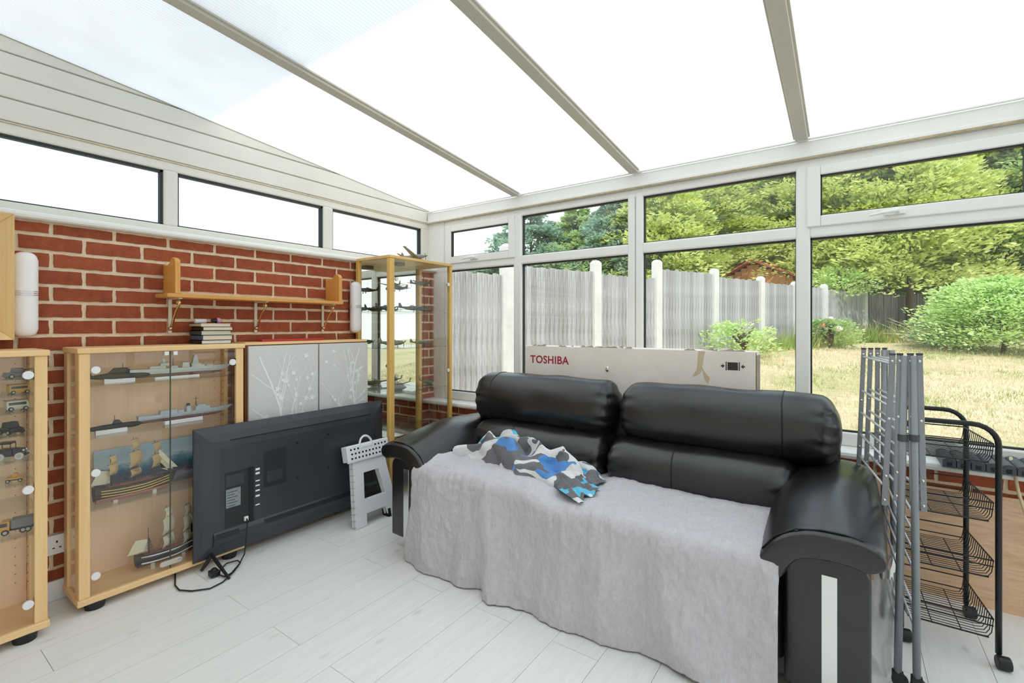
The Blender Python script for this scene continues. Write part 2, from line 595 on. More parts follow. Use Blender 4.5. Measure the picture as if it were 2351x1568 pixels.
for a, b, vent in BAYS:
    part(MB().box(a - .004, b + .004, FY - .002, FY + .06, 1.704, 1.770), 'transom', UPVC, w2, bevel=.010)
    part(MB().box(a - .01, b + .01, FY + .032, FY + .038, .685, 1.71), 'pane', GLASS, w2)
    part(gasket_y(MB(), a + .0, b - .0, .694, 1.702, FY + .03), 'gasket', GASKET, w2)
    if vent:
        sash = MB()
        gx0, gx1, gz0, gz1 = a + .046, b - .044, 1.815, 2.027
        sx0, sx1, sz0, sz1 = a - .016, b + .016, 1.757, 2.078
        y0, y1 = FY - .014, FY + .03
        sash.box(sx0, gx0, y0, y1, sz0, sz1).box(gx1, sx1, y0, y1, sz0, sz1).box(gx0, gx1, y0, y1, sz0, gz0).box(gx0, gx1, y0, y1, gz1, sz1)
        so = part(sash, 'sash', UPVC, w2, bevel=.006)
        part(MB().box(gx0 - .01, gx1 + .01, FY + .012, FY + .018, gz0 - .01, gz1 + .01), 'pane', GLASS, so)
        part(gasket_y(MB(), gx0, gx1, gz0, gz1, FY + .008), 'gasket', GASKET, so)
        hx = (gx0 + gx1) / 2 - (.03 if a < 1 else .06)
        hm = MB().box(hx - .05, hx + .03, y0 - .012, y0, 1.776, 1.800)
        hm.tube([(hx, y0 - .01, 1.79), (hx, y0 - .035, 1.79), (hx - .06, y0 - .04, 1.785), (hx - .11, y0 - .038, 1.778)], [.011, .010, .008, .006], 8)
        ho = part(hm, 'handle', UPVC, so, bevel=.003)
    else:
        part(MB().box(a - .01, b + .01, FY + .032, FY + .038, 1.76, 2.08), 'pane', GLASS, w2)
        part(gasket_y(MB(), a, b, 1.772, 2.068, FY + .03), 'gasket', GASKET, w2)
sm = MB()
sm.prism([(.10, .586), (-.045, .586), (-.056, .591), (-.060, .603), (-.056, .616), (-.046, .621), (.10, .6215)], 'x', -.006, XR)
struct(sm, 'trim_2', UPVC)
beam = struct(MB().box(-.06, XR, .06, .17, 2.122, 2.214), 'trim_3', UPVC, bevel=.006)
part(MB().box(-.06, XR, .052, .062, 2.126, 2.146), 'bead', UPVC, beam, bevel=.004)
part(MB().box(-.06, XR, .050, .06, 2.119, 2.124), 'sealant_line', SEAL, beam)
part(MB().box(-.06, XR, .046, .06, 2.214, 2.224), 'bead', UPVC, beam, bevel=.003)

# ---- roof: ribbed sheets between aluminium bars
g = NG('ribbed_roof_sheet')
v = g.coord()
sx = g.n('ShaderNodeSeparateXYZ'); g.l(v, sx.inputs[0])
mm = g.n('ShaderNodeMath', operation='MULTIPLY'); mm.inputs[1].default_value = 2 * math.pi / .0175
g.l(sx.outputs[0], mm.inputs[0])
sn = g.n('ShaderNodeMath', operation='SINE'); g.l(mm.outputs[0], sn.inputs[0])
ab = g.n('ShaderNodeMath', operation='MULTIPLY_ADD'); ab.inputs[1].default_value = .5; ab.inputs[2].default_value = .5
g.l(sn.outputs[0], ab.inputs[0])
st = g.ramp(ab.outputs[0], [(.0, (.86, .86, .86, 1)), (.25, (1, 1, 1, 1))])
dn = g.noise(v, 1.7, 3, .6)
dirt = g.ramp(dn, [(.28, (.90, .90, .88, 1)), (.5, (1, 1, 1, 1))])
colr = g.mix(1.0, st, dirt, 'MULTIPLY')
tl = g.n('ShaderNodeBsdfTranslucent'); g.l(colr, tl.inputs[0])
df = g.n('ShaderNodeBsdfDiffuse'); g.l(colr, df.inputs[0])
mx = g.n('ShaderNodeMixShader'); mx.inputs[0].default_value = .40
g.l(tl.outputs[0], mx.inputs[1]); g.l(df.outputs[0], mx.inputs[2])
g.l(mx.outputs[0], g.out.inputs[0])
ROOFM = g.m
ALU = plain('beige_aluminium_bar', c(203, 199, 186), .4, 0, var=.05, vs=2)
ceil = struct(MB().prism([(YB - .0, RZ(YB) + .05), (YB + .06, RZ(YB + .06) + .05), (YB + .06, RZ(YB + .06) - .03), (YB, RZ(YB) - .03)], 'x', -.2, XR + .1), 'ceiling', ALU)
RAFT = [.880, 1.805, 2.727, 3.650]
ed = [-.13] + RAFT + [XR + .1]
for a, b in zip(ed[:-1], ed[1:]):
    p = MB()
    p.add([(a, YB, RZ(YB)), (b, YB, RZ(YB)), (b, .22, RZ(.22)), (a, .22, RZ(.22))], [(0, 1, 2, 3)])
    part(p, 'roof_sheet', ROOFM, ceil)
for x in RAFT:
    r = MB().prism([(YB, RZ(YB) + .03), (.22, RZ(.22) + .03), (.05, RZ(.05) - .026), (YB, RZ(YB) - .026)], 'x', x - .029, x + .029)
    ro = part(r, 'rafter', ALU, ceil, bevel=.004)
    for s in (-1, 1):
        q = MB().prism([(YB, RZ(YB) - .004), (.05, RZ(.05) - .004), (.05, RZ(.05) - .012), (YB, RZ(YB) - .012)], 'x', x + s * .029, x + s * .038)
        part(q, 'lip', ALU, ro)
part(MB().prism([(YB, RZ(YB) + .02), (.20, RZ(.20) + .02), (.20, RZ(.2) - .001), (YB, RZ(YB) - .001)], 'x', -.13, FX + .004), 'wall_bar', ALU, ceil)

# ---- the house behind the camera and the right-hand side
RENDER = plain('house_render', c(246, 241, 232), .85, var=.02, vs=6)
hw = struct(MB().box(-7, 10, YB - .3, YB, -.6, 4.86), 'wall_front', RENDER)
part(MB().prism([(YB + .25, 4.87), (YB + .25, 4.95), (YB - 4, 7.6), (YB - 4, 7.5)], 'x', -7.2, 10.2), 'house_roof', plain('roof_tile', c(110, 70, 55), .8), hw)
wr = struct(MB().box(XR, XR + .12, YB, .26, -.1, .09), 'wall_right', UPVC)
part(MB().box(XR, XR + .06, YB, .2, 2.08, RZ(YB)), 'head', UPVC, wr)
for y in (-3.6, -2.7, -1.8, -.9, .08):
    part(MB().box(XR, XR + .06, y, y + .07, .09, 2.1), 'post', UPVC, wr)
part(MB().box(XR + .03, XR + .036, YB, .1, .09, 2.1), 'pane', GLASS, wr)

PAVE = plain('pale_paving', c(196, 190, 180), .85, var=.08, vs=3)
struct(MB().box(XR + .12, 14, YB, .30, -.30, -.10), 'patio', PAVE)
struct(MB().box(-9, -.27, YB, .30, -.30, -.10), 'side_path', PAVE)
# ================================================================== THE GARDEN
def smooth(t):
    t = max(0, min(1, t))
    return t * t * (3 - 2 * t)
def gdepth(x, y):
    return -math.sin(YAW) * (x - CAM[0]) + math.cos(YAW) * (y - CAM[1])
def gh(x, y):
    d = gdepth(x, y)
    h = -.05 + .055 * min(d, 17)
    h -= .42 * smooth((.6 - x) / 2.2) * smooth((10.5 - d) / 3)
    return h + .03 * fbm((x, y, 0), .5)
g = NG('dry_lawn')
v = g.coord()
n1 = g.noise(v, .55, 4, .6)
n2 = g.noise(v, 6, 5, .7)
n3 = g.noise(v, 45, 3, .7)
lc = g.ramp(n1, [(.38, c(224, 204, 178)), (.50, c(210, 192, 158)), (.60, c(156, 164, 106))])
lc = g.mix(.45, lc, g.ramp(n2, [(.35, c(158, 158, 96)), (.5, c(218, 198, 150)), (.7, c(240, 222, 186))]))
lc = g.mix(.25, lc, g.ramp(n3, [(.35, c(150, 140, 90)), (.65, c(244, 232, 200))]))
LAWN = g.pbr(lc, .95, 0, g.bump(n3, .8, .03), spec=.1)
nx, ny = 70, 80
lm = MB().grid(lambda u, v_: ((lambda x, y: (x, y, gh(x, y)))(-9 + 30 * u, .27 + 29 * v_)), nx, ny)
struct(lm, 'lawn', LAWN, smooth=True)

# blades of grass, nobody could count them
rg = np.random.default_rng(3)
def grass(name, n, area, hmin, hmax, cols, label, wd=.012):
    vs, fs = [], []
    k = 0
    for _ in range(n):
        x, y, s = area()
        z = gh(x, y) - .01
        h = (hmin + (hmax - hmin) * rg.random()) * s
        a = rg.random() * 6.283
        dx, dy = math.cos(a) * wd * s, math.sin(a) * wd * s
        lx, ly = (rg.random() - .5) * h * .9, (rg.random() - .5) * h * .9
        vs += [(x - dx, y - dy, z), (x + dx, y + dy, z), (x + lx, y + ly, z + h)]
        fs.append((k, k + 1, k + 2)); k += 3
    g = NG(name + '_blades')
    v = g.coord()
    cc = g.ramp(g.noise(v, .9, 4, .7), [(.35, cols[0]), (.48, cols[1]), (.60, cols[2])])
    d = g.n('ShaderNodeBsdfDiffuse'); g.l(cc, d.inputs[0])
    t = g.n('ShaderNodeBsdfTranslucent'); g.l(cc, t.inputs[0])
    m = g.n('ShaderNodeMixShader'); m.inputs[0].default_value = .35
    g.l(d.outputs[0], m.inputs[1]); g.l(t.outputs[0], m.inputs[2]); g.l(m.outputs[0], g.out.inputs[0])
    me = bpy.data.meshes.new(name); me.from_pydata(vs, [], fs); me.materials.append(g.m)
    o = bpy.data.objects.new(name, me); COL.objects.link(o)
    setp(o, label, 'grass', kind='stuff')
    return o
def lawn_area():
    d = 3.4 + 9.5 * rg.random() ** 1.3
    p = at(1680 + 1250 * rg.random(), d, 0)
    return p.x, max(p.y, .4), .5 + .06 * d
grass('lawn_grass', 28000, lawn_area, .03, .09, (c(228, 212, 186), c(218, 203, 170), c(166, 174, 114)), 'short dry straw-coloured grass over the sunlit lawn', .008)

# ---- boundary fence on the left: posts and close-boarded panels
D0 = 8.3
def fpos(k):
    d, l_ = D0 * (1 + .1225 * k), D0 * (-.01 + .1975 * k)
    px = 1175.5 + F_PX * l_ / d
    return at(px, d, 0)
FDIR = (fpos(1) - fpos(0)).normalized()
FANG = math.atan2(FDIR.y, FDIR.x)
FNRM = Vector((FDIR.y, -FDIR.x, 0))          # towards the garden
CONC = plain('pale_concrete', c(214, 214, 212), .85, var=.07, vs=5, bs=60, bump=.4)
ORD = ['first', 'second', 'third', 'fourth', 'fifth', 'sixth', 'seventh', 'eighth', 'ninth']
kpost = [0, 1.06, 1.97, 3.0, 4.0, 4.86, 5.7, 7.05]
ptop = [2.67, 2.53, 2.67, 2.61, 2.53, 2.47, 2.48, 2.40]
for i, (k, zt) in enumerate(zip(kpost, ptop)):
    p = fpos(k)
    z0 = gh(p.x, p.y) - .15
    m = MB()
    wv = .09 if i else .12
    a = FDIR * wv; b = FNRM * .075
    q = [p + a + b, p + a - b, p - a - b, p - a + b]
    vs = [(u.x, u.y, z0) for u in q] + [(u.x, u.y, zt - .05) for u in q] + [(p.x + (u.x - p.x) * .55, p.y + (u.y - p.y) * .55, zt) for u in q]
    m.add(vs, [(3, 2, 1, 0), (8, 9, 10, 11)] + [(r_ * 4 + j, r_ * 4 + (j + 1) % 4, r_ * 4 + 4 + (j + 1) % 4, r_ * 4 + 4 + j) for r_ in (0, 1) for j in range(4)])
    single(m, 'concrete_post', CONC, '%s concrete fence post counting from the house end, square and pale grey' % ORD[i], 'post', (p.x, p.y, z0), 'concrete posts of the grey fence', bevel=.006)
g = NG('weathered_board')
v = g.coord((14, 14, 1.0))
rn = g.rnd()
n1 = g.noise(v, 2.2, 5, .7, .5)
bc = g.ramp(n1, [(.28, c(104, 102, 102)), (.5, c(166, 166, 169)), (.72, c(206, 207, 212))])
bc = g.mix(.35, bc, g.ramp(rn, [(0, c(126, 123, 120)), (1, c(204, 204, 210))]))
WBOARD = g.pbr(bc, .9, 0, g.bump(n1, .4, .01))
ztop = [2.13, 2.30, 2.26, 2.48, 2.41, 2.37, 2.36, 2.33]
ks = [-1.1] + kpost
PAN = ['nearest the house, partly in shade', 'between the first and second posts', 'between the second and third posts', 'between the third and fourth posts',
       'between the fourth and fifth posts', 'between the fifth and sixth posts', 'between the sixth and seventh posts', 'between the last two posts']
bmesh_c = {}
for i in range(8):
    p0, p1 = fpos(ks[i]) + FDIR * .09, fpos(ks[i + 1]) - FDIR * .09
    L = (p1 - p0).length
    zb = min(gh(p0.x, p0.y), gh(p1.x, p1.y)) - .05
    t = thing('fence_panel', 'silvery weathered close-boarded fence panel ' + PAN[i], 'fence panel', (p0.x, p0.y, zb), FANG, 'weathered panels of the left fence')
    n = max(8, int(round(L / .102)))
    pw = L / n
    H = ztop[i] - zb
    for b in range(n):
        h = H + .012 * math.sin(b * 2.3 + i)
        key = (round(pw, 3), round(h, 2))
        if key not in bmesh_c:
            m = MB()
            # feather-edged: thick on one side, thin on the other, lapped over its neighbour
            m.prism([(0, -.022), (pw * 1.15, -.006), (pw * 1.15, .006), (0, .0)], 'z', 0, h)
            bmesh_c[key] = mesh_from(m, 'board', WBOARD)
        inst(bmesh_c[key], 'board', (b * pw, 0, 0), t)
    for zr in (.35, H * .55, H - .25):
        part(MB().box(0, L, .008, .055, zr, zr + .07), 'rail', WBOARD, t, w=False)

# ---- fence across the far end, the trees' shade put into its board colour
g = NG('shaded_board')
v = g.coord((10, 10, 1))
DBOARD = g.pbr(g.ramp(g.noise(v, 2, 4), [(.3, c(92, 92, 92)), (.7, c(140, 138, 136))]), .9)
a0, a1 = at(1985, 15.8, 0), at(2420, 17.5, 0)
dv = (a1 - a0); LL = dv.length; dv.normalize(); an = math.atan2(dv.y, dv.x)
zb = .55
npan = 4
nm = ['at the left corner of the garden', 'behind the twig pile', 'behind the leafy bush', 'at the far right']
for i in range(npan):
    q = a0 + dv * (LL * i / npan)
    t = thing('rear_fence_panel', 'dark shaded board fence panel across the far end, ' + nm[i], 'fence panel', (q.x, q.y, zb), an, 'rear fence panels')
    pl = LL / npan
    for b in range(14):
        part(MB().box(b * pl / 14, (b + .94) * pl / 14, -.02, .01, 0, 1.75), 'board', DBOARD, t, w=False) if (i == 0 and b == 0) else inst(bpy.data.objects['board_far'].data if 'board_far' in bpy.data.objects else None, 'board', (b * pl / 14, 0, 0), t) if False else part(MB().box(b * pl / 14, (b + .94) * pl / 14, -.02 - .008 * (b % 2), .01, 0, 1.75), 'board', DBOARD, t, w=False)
    part(MB().box(0, .1, -.05, .05, 0, 1.8), 'post', DBOARD, t, w=False)

# ---- neighbour's shed
sp0 = at(1762, 18.2, .7)
t = thing('garden_shed', 'brown timber shed with a red felt roof beyond the fence', 'shed', sp0, -.28)
SHW = wood('shed_timber', c(196, 140, 98), c(150, 100, 66), 'Z', .8)
for b in range(12):
    x0 = -1.35 + b * .225
    zt = 2.28 + .62 * (1 - abs(x0 + .11) / 1.35) - .06
    part(MB().box(x0, x0 + .217, -1.2, -1.17, 0, zt), 'board', SHW, t, w=False)
part(MB().box(-1.35, 1.35, -1.17, 2.2, 0, 2.2), 'body', SHW, t, w=False)
RF = plain('red_felt', c(178, 92, 82), .9, var=.1, vs=6)
for s in (-1, 1):
    part(MB().prism([(0, 2.92), (0, 2.98), (s * 1.6, 2.24), (s * 1.6, 2.18)], 'y', -1.4, 2.4), 'roof_slope', RF, t, w=False)

# ---- trees: every tree has its trunk and its crown of leaf sprays
def leafmat(name, stops, scale=1.1):
    g = NG(name)
    v = g.coord()
    n = g.noise(v, scale, 5, .75)
    cc = g.ramp(n, stops)
    cc = g.mix(.3, cc, g.ramp(g.noise(v, 9, 2), [(.3, stops[0][1]), (.7, stops[-1][1])]))
    d = g.n('ShaderNodeBsdfDiffuse'); g.l(cc, d.inputs[0])
    t = g.n('ShaderNodeBsdfTranslucent'); g.l(cc, t.inputs[0])
    m = g.n('ShaderNodeMixShader'); m.inputs[0].default_value = .4
    g.l(d.outputs[0], m.inputs[1]); g.l(t.outputs[0], m.inputs[2]); g.l(m.outputs[0], g.out.inputs[0])
    return g.m
LEAF_Y = leafmat('yellow_green_leaf', [(.33, c(176, 196, 116)), (.5, c(214, 224, 140)), (.68, c(238, 240, 168))])
LEAF_M = leafmat('mid_green_leaf', [(.33, c(146, 180, 122)), (.5, c(184, 208, 142)), (.68, c(216, 228, 166))])
LEAF_B = leafmat('blue_green_leaf', [(.33, c(130, 164, 150)), (.5, c(162, 192, 170)), (.68, c(196, 216, 186))])
LEAF_P = leafmat('pale_bush_leaf', [(.33, c(176, 210, 140)), (.5, c(208, 232, 160)), (.68, c(232, 244, 186))])
BARK = plain('bark', c(112, 96, 84), .95, var=.2, vs=12, bs=40, bump=.6)
def sprays(centres, dirs, lens, n_each, size, rng, droop=.25, flat=.20):
    """leafy boughs: each bough is a fan of small pointed leaves; returns vertex and face arrays"""
    nb = len(centres)
    tot = nb * n_each
    b = np.repeat(np.arange(nb), n_each)
    t = rng.random(tot)
    dr = dirs[b]
    side = np.stack([-dr[:, 1], dr[:, 0], np.zeros(tot)], 1)
    L = lens[b]
    wdt = L * .55 * np.sqrt(np.clip(t, .05, 1)) * (1.15 - .75 * t)
    off = (rng.random(tot) * 2 - 1) * wdt
    p = centres[b] + dr * (t * L)[:, None] + side * off[:, None]
    p[:, 2] += (rng.random(tot) - .5) * flat * L - droop * L * t ** 2 - .25 * np.abs(off)
    a = dr + side * (np.sign(off) * (.35 + .8 * rng.random(tot)))[:, None] + rng.normal(0, .35, (tot, 3))
    a /= np.linalg.norm(a, axis=1)[:, None]
    nrm = rng.normal(0, .55, (tot, 3)); nrm[:, 2] += 1
    bb = np.cross(nrm, a); bb /= np.linalg.norm(bb, axis=1)[:, None]
    s = size * (.6 + .8 * rng.random(tot))
    v0 = p
    v1 = p + a * (s * .5)[:, None] + bb * (s * .24)[:, None]
    v2 = p + a * s[:, None]
    v3 = p + a * (s * .5)[:, None] - bb * (s * .24)[:, None]
    V = np.stack([v0, v1, v2, v3], 1).reshape(-1, 3)
    Fc = np.arange(tot * 4).reshape(-1, 4)
    return V, Fc
def np_mesh(name, V, Fc, mat):
    me = bpy.data.meshes.new(name)
    n, q = len(V), len(Fc)
    me.vertices.add(n); me.vertices.foreach_set('co', V.astype(np.float32).ravel())
    me.loops.add(q * 4); me.loops.foreach_set('vertex_index', Fc.astype(np.int32).ravel())
    me.polygons.add(q)
    me.polygons.foreach_set('loop_start', np.arange(0, q * 4, 4, dtype=np.int32))
    me.polygons.foreach_set('loop_total', np.full(q, 4, dtype=np.int32))
    me.update(calc_edges=True); me.validate()
    me.materials.append(mat)
    return me
def tree(name, label, base, h, r, mat, seed, nb=260, n_each=34, size=.24, z0=.9, shape=1.0, cat='tree', group=None, droop=.3, trunk_r=.12):
    rng = np.random.default_rng(seed)
    t = thing(name, label, cat, tuple(base), 0, group)
    m = MB().tube([(0, 0, -.2), (.1, .05, h * .4), (0, .1, h * .92)], [trunk_r, trunk_r * .7, .03], 9)
    for k in range(6):
        a = rng.random() * 6.28; zz = h * (.2 + .5 * rng.random())
        m.tube([(.05, .03, zz), (math.cos(a) * r * .6, math.sin(a) * r * .6, zz + .3)], [.05, .015], 6)
    part(m, 'trunk', BARK, t, w=False, smooth=True)
    tt = rng.random(nb) ** .8
    zz = z0 + (h - z0) * tt
    prof = r * np.clip((1 - tt ** 1.6), 0.06, 1) ** shape * (.75 + .35 * rng.random(nb))
    ang = rng.random(nb) * 2 * math.pi
    rad = prof * (.25 + .35 * rng.random(nb))
    cen = np.stack([np.cos(ang) * rad, np.sin(ang) * rad, zz], 1)
    dr = np.stack([np.cos(ang), np.sin(ang), .12 + .25 * rng.random(nb)], 1)
    V, Fc = sprays(cen, dr, prof * .85 + .3, n_each, size, rng, droop)
    me = np_mesh('crown', V, Fc, mat)
    o = bpy.data.objects.new('crown', me); COL.objects.link(o); o.parent = t
    return t
TREES = [
    # px, depth, height, radius, material, label
    (1100, 21, 4.0, 1.9, LEAF_B, 'low blue-green tree showing over the fence at the left end'),
    (1215, 20, 6.3, 2.2, LEAF_B, 'blue-green conifer behind the fence, left of the paler one'),
    (1325, 20, 6.1, 2.0, LEAF_M, 'mid-green conifer with a ragged top beside the gap of sky'),
    (1420, 19, 7.4, 1.5, LEAF_B, 'tall blue-green conifer right of the gap of sky'),
    (1510, 18, 8.6, 2.1, LEAF_Y, 'yellow-green conifer above the third fence post'),
    (1620, 19, 9.2, 2.3, LEAF_Y, 'yellow-green conifer behind the fence, left of the shed'),
    (1745, 20.5, 10, 2.3, LEAF_M, 'green conifer rising behind the shed roof'),
    (1855, 18.5, 10, 2.4, LEAF_Y, 'broad yellow-green conifer right of the shed'),
    (1975, 17.0, 9.5, 2.4, LEAF_Y, 'yellow-green conifer drooping over the last fence post'),
    (2085, 15.8, 9.0, 2.3, LEAF_Y, 'yellow-green conifer hanging over the dark rear fence'),
    (2200, 18.0, 10, 2.5, LEAF_M, 'mid-green conifer behind the rear fence'),
    (2310, 16.5, 9.6, 2.4, LEAF_Y, 'yellow-green conifer above the leafy bush at right'),
    (2430, 16, 10, 2.6, LEAF_M, 'tall green conifer at the far right edge of the garden'),
    (2600, 15.5, 9, 2.6, LEAF_Y, 'yellow-green conifer outside the right edge of the view'),
    (2790, 15, 8.5, 2.5, LEAF_M, 'green conifer well outside the right edge of the view'),
    (3020, 14, 8, 2.4, LEAF_Y, 'outermost yellow-green conifer past the right edge'),
]
for i, (px, d, h, r, mt, lb) in enumerate(TREES):
    b = at(px, d, 0); b.z = .6
    zz = 1.9 if px in (1975, 2085) else 1.2
    tree('conifer', lb, b, h - .6, r, mt, 100 + i, nb=200 if h > 7 else 150, n_each=180, size=.165, z0=zz, group='conifers beyond the fence')
# a second, deeper rank closes the gaps
for i, (px, d, h) in enumerate([(1560, 24, 10.5), (1690, 24.5, 11), (1800, 24, 12), (1920, 23, 12), (2040, 22, 12), (2150, 23, 12), (2260, 22, 12), (2370, 22, 12)]):
    b = at(px, d, 0); b.z = .6
    tree('background_conifer', 'dim conifer filling the gap in the second rank behind, %s from the left' % ORD[i], b, h, 2.6, LEAF_B if i % 2 else LEAF_M, 300 + i, nb=260, n_each=60, size=.26, z0=.8, group='second rank of conifers')
# ---- bush, rose, weeds, twigs
b = at(2300, 11.5, 0); b.z = gh(b.x, b.y)
tree('leafy_bush', 'rounded bright green bush at the right of the lawn', b, 1.75, 1.25, LEAF_P, 500, nb=300, n_each=80, size=.10, z0=.1, shape=.5, cat='bush', droop=.1, trunk_r=.05)
b = at(2200, 12.6, 0); b.z = gh(b.x, b.y)
tree('grey_bush', 'sparse grey-green bush left of the bright green one', b, 1.0, .7, LEAF_B, 501, nb=110, n_each=24, size=.10, z0=.05, shape=.5, cat='bush', droop=.1, trunk_r=.03)
rp_ = at(1903, 12.8, 0); rp_.z = gh(rp_.x, rp_.y)
rt = tree('rose_bush', 'small rose bush with pale blooms against the grey fence', rp_, .72, .42, LEAF_M, 502, nb=90, n_each=26, size=.09, z0=.05, shape=.5, cat='bush', droop=.1, trunk_r=.02)
for (dx, dz, col, r) in ((-.15, .62, c(236, 170, 140), .10), (.22, .52, c(246, 236, 226), .10), (.05, .8, c(246, 236, 226), .06)):
    part(MB().ball(dx, -.3, dz, r, r, r * .75, 10, 7), 'bloom', plain('bloom_%d' % int(col[1] * 999), col, .8), rt, w=False, smooth=True)
b = at(1700, 10.5, 0); b.z = gh(b.x, b.y)
tree('climbing_weed', 'green weeds growing up against the fence behind the box', b, .75, .45, LEAF_P, 503, nb=70, n_each=22, size=.09, z0=.05, shape=.5, cat='bush', droop=.1, trunk_r=.015)
b = at(1925, 15.2, 0); b.z = 2.05
tree('white_flowered_climber', 'climber with whitish flowers spilling over the fence top', b, .95, .75, LEAF_P, 504, nb=90, n_each=26, size=.12, z0=0, shape=.5, cat='bush', droop=.1, trunk_r=.02)
def weed_area():
    u = rg.random()
    p = fpos(3.2 + 3.7 * u) + FNRM * (.15 + .5 * rg.random())
    return p.x, p.y, .5 + 1.3 * rg.random() ** 2
grass('fence_weeds', 2600, weed_area, .15, .45, (c(226, 212, 160), c(186, 196, 116), c(140, 170, 90)), 'tall seeding weeds along the foot of the grey fence', .012)
def far_area():
    p = at(1990 + 330 * rg.random(), 14.2 + 1.4 * rg.random(), 0)
    return p.x, p.y, .6 + 1.2 * rg.random() ** 2
grass('rear_weeds', 2200, far_area, .15, .5, (c(232, 216, 170), c(190, 196, 124), c(150, 176, 98)), 'pale seeding weeds in front of the dark rear fence', .014)
tw = MB()
p = at(2165, 13.4, 0); zt = gh(p.x, p.y)
rr_ = random.Random(9)
for i in range(42):
    a = rr_.uniform(0, 6.28); L = rr_.uniform(.5, 1.3)
    q = Vector((p.x + rr_.uniform(-.7, .7), p.y + rr_.uniform(-.5, .5), zt + rr_.uniform(.0, .25)))
    e_ = q + Vector((math.cos(a) * L, math.sin(a) * L, rr_.uniform(.1, .8)))
    tw.tube([q, (q + e_) / 2 + Vector((0, 0, .06)), e_], [.018, .012, .005], 5)
o = single(tw, 'twig_pile', plain('grey_twig', c(188, 180, 168), .9), 'heap of pale cut branches at the far end of the lawn', 'twigs', (p.x, p.y, zt))
# ================================================================== ALONG THE LEFT WALL
def disc(mb, x, y, z, r, t=.006, n=20):
    return mb.cyl((x, y, z), (x + t, y, z), r, r, n)
# ---- beech display cabinets with glass doors
HOLE = plain('peg_hole', c(70, 50, 36), .8)
def display_cabinet(label, x0, x1, y0, y1, shelves, latch=True):
    H = 1.14
    t = thing('display_cabinet', label, 'cabinet', ((x0 + x1) / 2, (y0 + y1) / 2, 0), 0)
    part(MB().box(x0, x1 + .008, y0 - .006, y1 + .006, .034, .062), 'base', BEECH_Y, t, bevel=.004)
    part(MB().box(x0, x1 + .008, y0 - .006, y1 + .006, 1.116, H), 'top', BEECH_Y, t, bevel=.004)
    part(MB().box(x0, x0 + .008, y0 + .02, y1 - .02, .062, 1.116), 'back_panel', BEECH_BACK, t)
    for y in (y0 + .06, y1 - .06):
        for x in (x0 + .05, x1 - .03):
            part(MB().cyl((x, y, 0), (x, y, .035), .034, .04, 18), 'foot', BLACK_PL, t)
    pw = .038
    for ya, yb in ((y0, y0 + pw), (y1 - pw, y1)):
        part(MB().box(x1 - .02, x1, ya, yb, .062, 1.116), 'stile', BEECH, t, bevel=.003)
    for s, ya in ((1, y0), (-1, y1)):
        yb = ya + s * .018
        lo, hi = min(ya, yb), max(ya, yb)
        part(MB().box(x0, x0 + .05, lo, hi, .062, 1.116), 'stile', BEECH, t, bevel=.002)
        part(MB().box(x1 - .06, x1 - .02, lo, hi, .062, 1.116), 'stile', BEECH, t, bevel=.002)
        part(MB().box(x0 + .05, x1 - .06, (lo + hi) / 2 - .002, (lo + hi) / 2 + .002, .062, 1.116), 'side_pane', GLASS_DOOR, t)
    hl = MB()
    for k in range(26):
        for ya in (y0 + .0185, y1 - .0185 - .001):
            z = .15 + k * .037
            hl.cyl((x0 + .03, ya, z), (x0 + .03, ya + .001, z), .003, .003, 6)
        hl.box(x0 + .0081, x0 + .0088, y1 - .055, y1 - .051, .15 + k * .037, .153 + k * .037)
    part(hl, 'peg_holes', HOLE, t, kind='stuff')
    ym = (y0 + y1) / 2
    for ya, yb in ((y0 + pw, ym - .0012), (ym + .0012, y1 - pw)):
        door = part(MB().box(x1 - .012, x1 - .007, ya, yb, .064, 1.113), 'door', GLASS_DOOR, t)
        edge = ym - .0012 if ya < ym - .1 else ym + .0012
        part(MB().box(x1 - .0125, x1 - .0065, edge - .0008, edge + .0008, .064, 1.113), 'door_edge', plain('glass_edge', c(70, 82, 72), .3), door)
        yh = ya + .014 if ya < ym - .1 else yb - .022
        for z in (1.043, .595, .146):
            k = MB()
            disc(k, x1 - .006, yh + .004, z, .0165, .012, 22)
            part(k, 'hinge_cap', WHITE_PL, door, bevel=.002, seg=1)
            part(MB().box(x1 - .02, x1 - .004, (ya - .006) if ya < ym - .1 else yb, ya if ya < ym - .1 else yb + .006, z - .02, z + .02), 'hinge', plain('hinge_metal', c(120, 125, 115), .4, .8), door)
        if latch:
            part(MB().box(x1 - .006, x1 + .004, edge - (.026 if ya < ym - .1 else -.008), edge - (.008 if ya < ym - .1 else -.026), 1.094, 1.113), 'catch', WHITE_PL, door, bevel=.002)
    if latch:
        k = MB().prism([(ym - .035 + .012 * math.cos(a) * (1 if 1 else 1), .094 + .012 * math.sin(a)) for a in [math.pi / 2 + i * math.pi / 8 for i in range(9)]] +
                       [(ym + .035 + .012 * math.cos(a), .094 + .012 * math.sin(a)) for a in [-math.pi / 2 + i * math.pi / 8 for i in range(9)]], 'x', x1 - .006, x1 + .004)
        lk = part(k, 'lock', plain('brushed_steel', c(214, 208, 196), .35, .6), t, bevel=.001)
        k = MB(); disc(k, x1 + .004, ym + .033, .094, .009, .006, 14)
        part(k, 'keyhole_barrel', CHROME, lk)
    for z in shelves:
        part(MB().box(x0 + .012, x1 - .03, y0 + .02, y1 - .02, z - .005, z), 'shelf', GLASS_SHELF, t)
        pn = MB()
        for y in (y0 + .02, y1 - .026):
            for x in (x0 + .03, x1 - .05): pn.box(x, x + .006, y, y + .006, z - .009, z - .005)
        part(pn, 'shelf_pins', CHROME, t)
    return t
MY0, MY1 = -2.303, -1.627
display_cabinet('beech display cabinet with glass doors holding model ships, books on top', .02, .250, MY0, MY1, (.972, .742, .424))
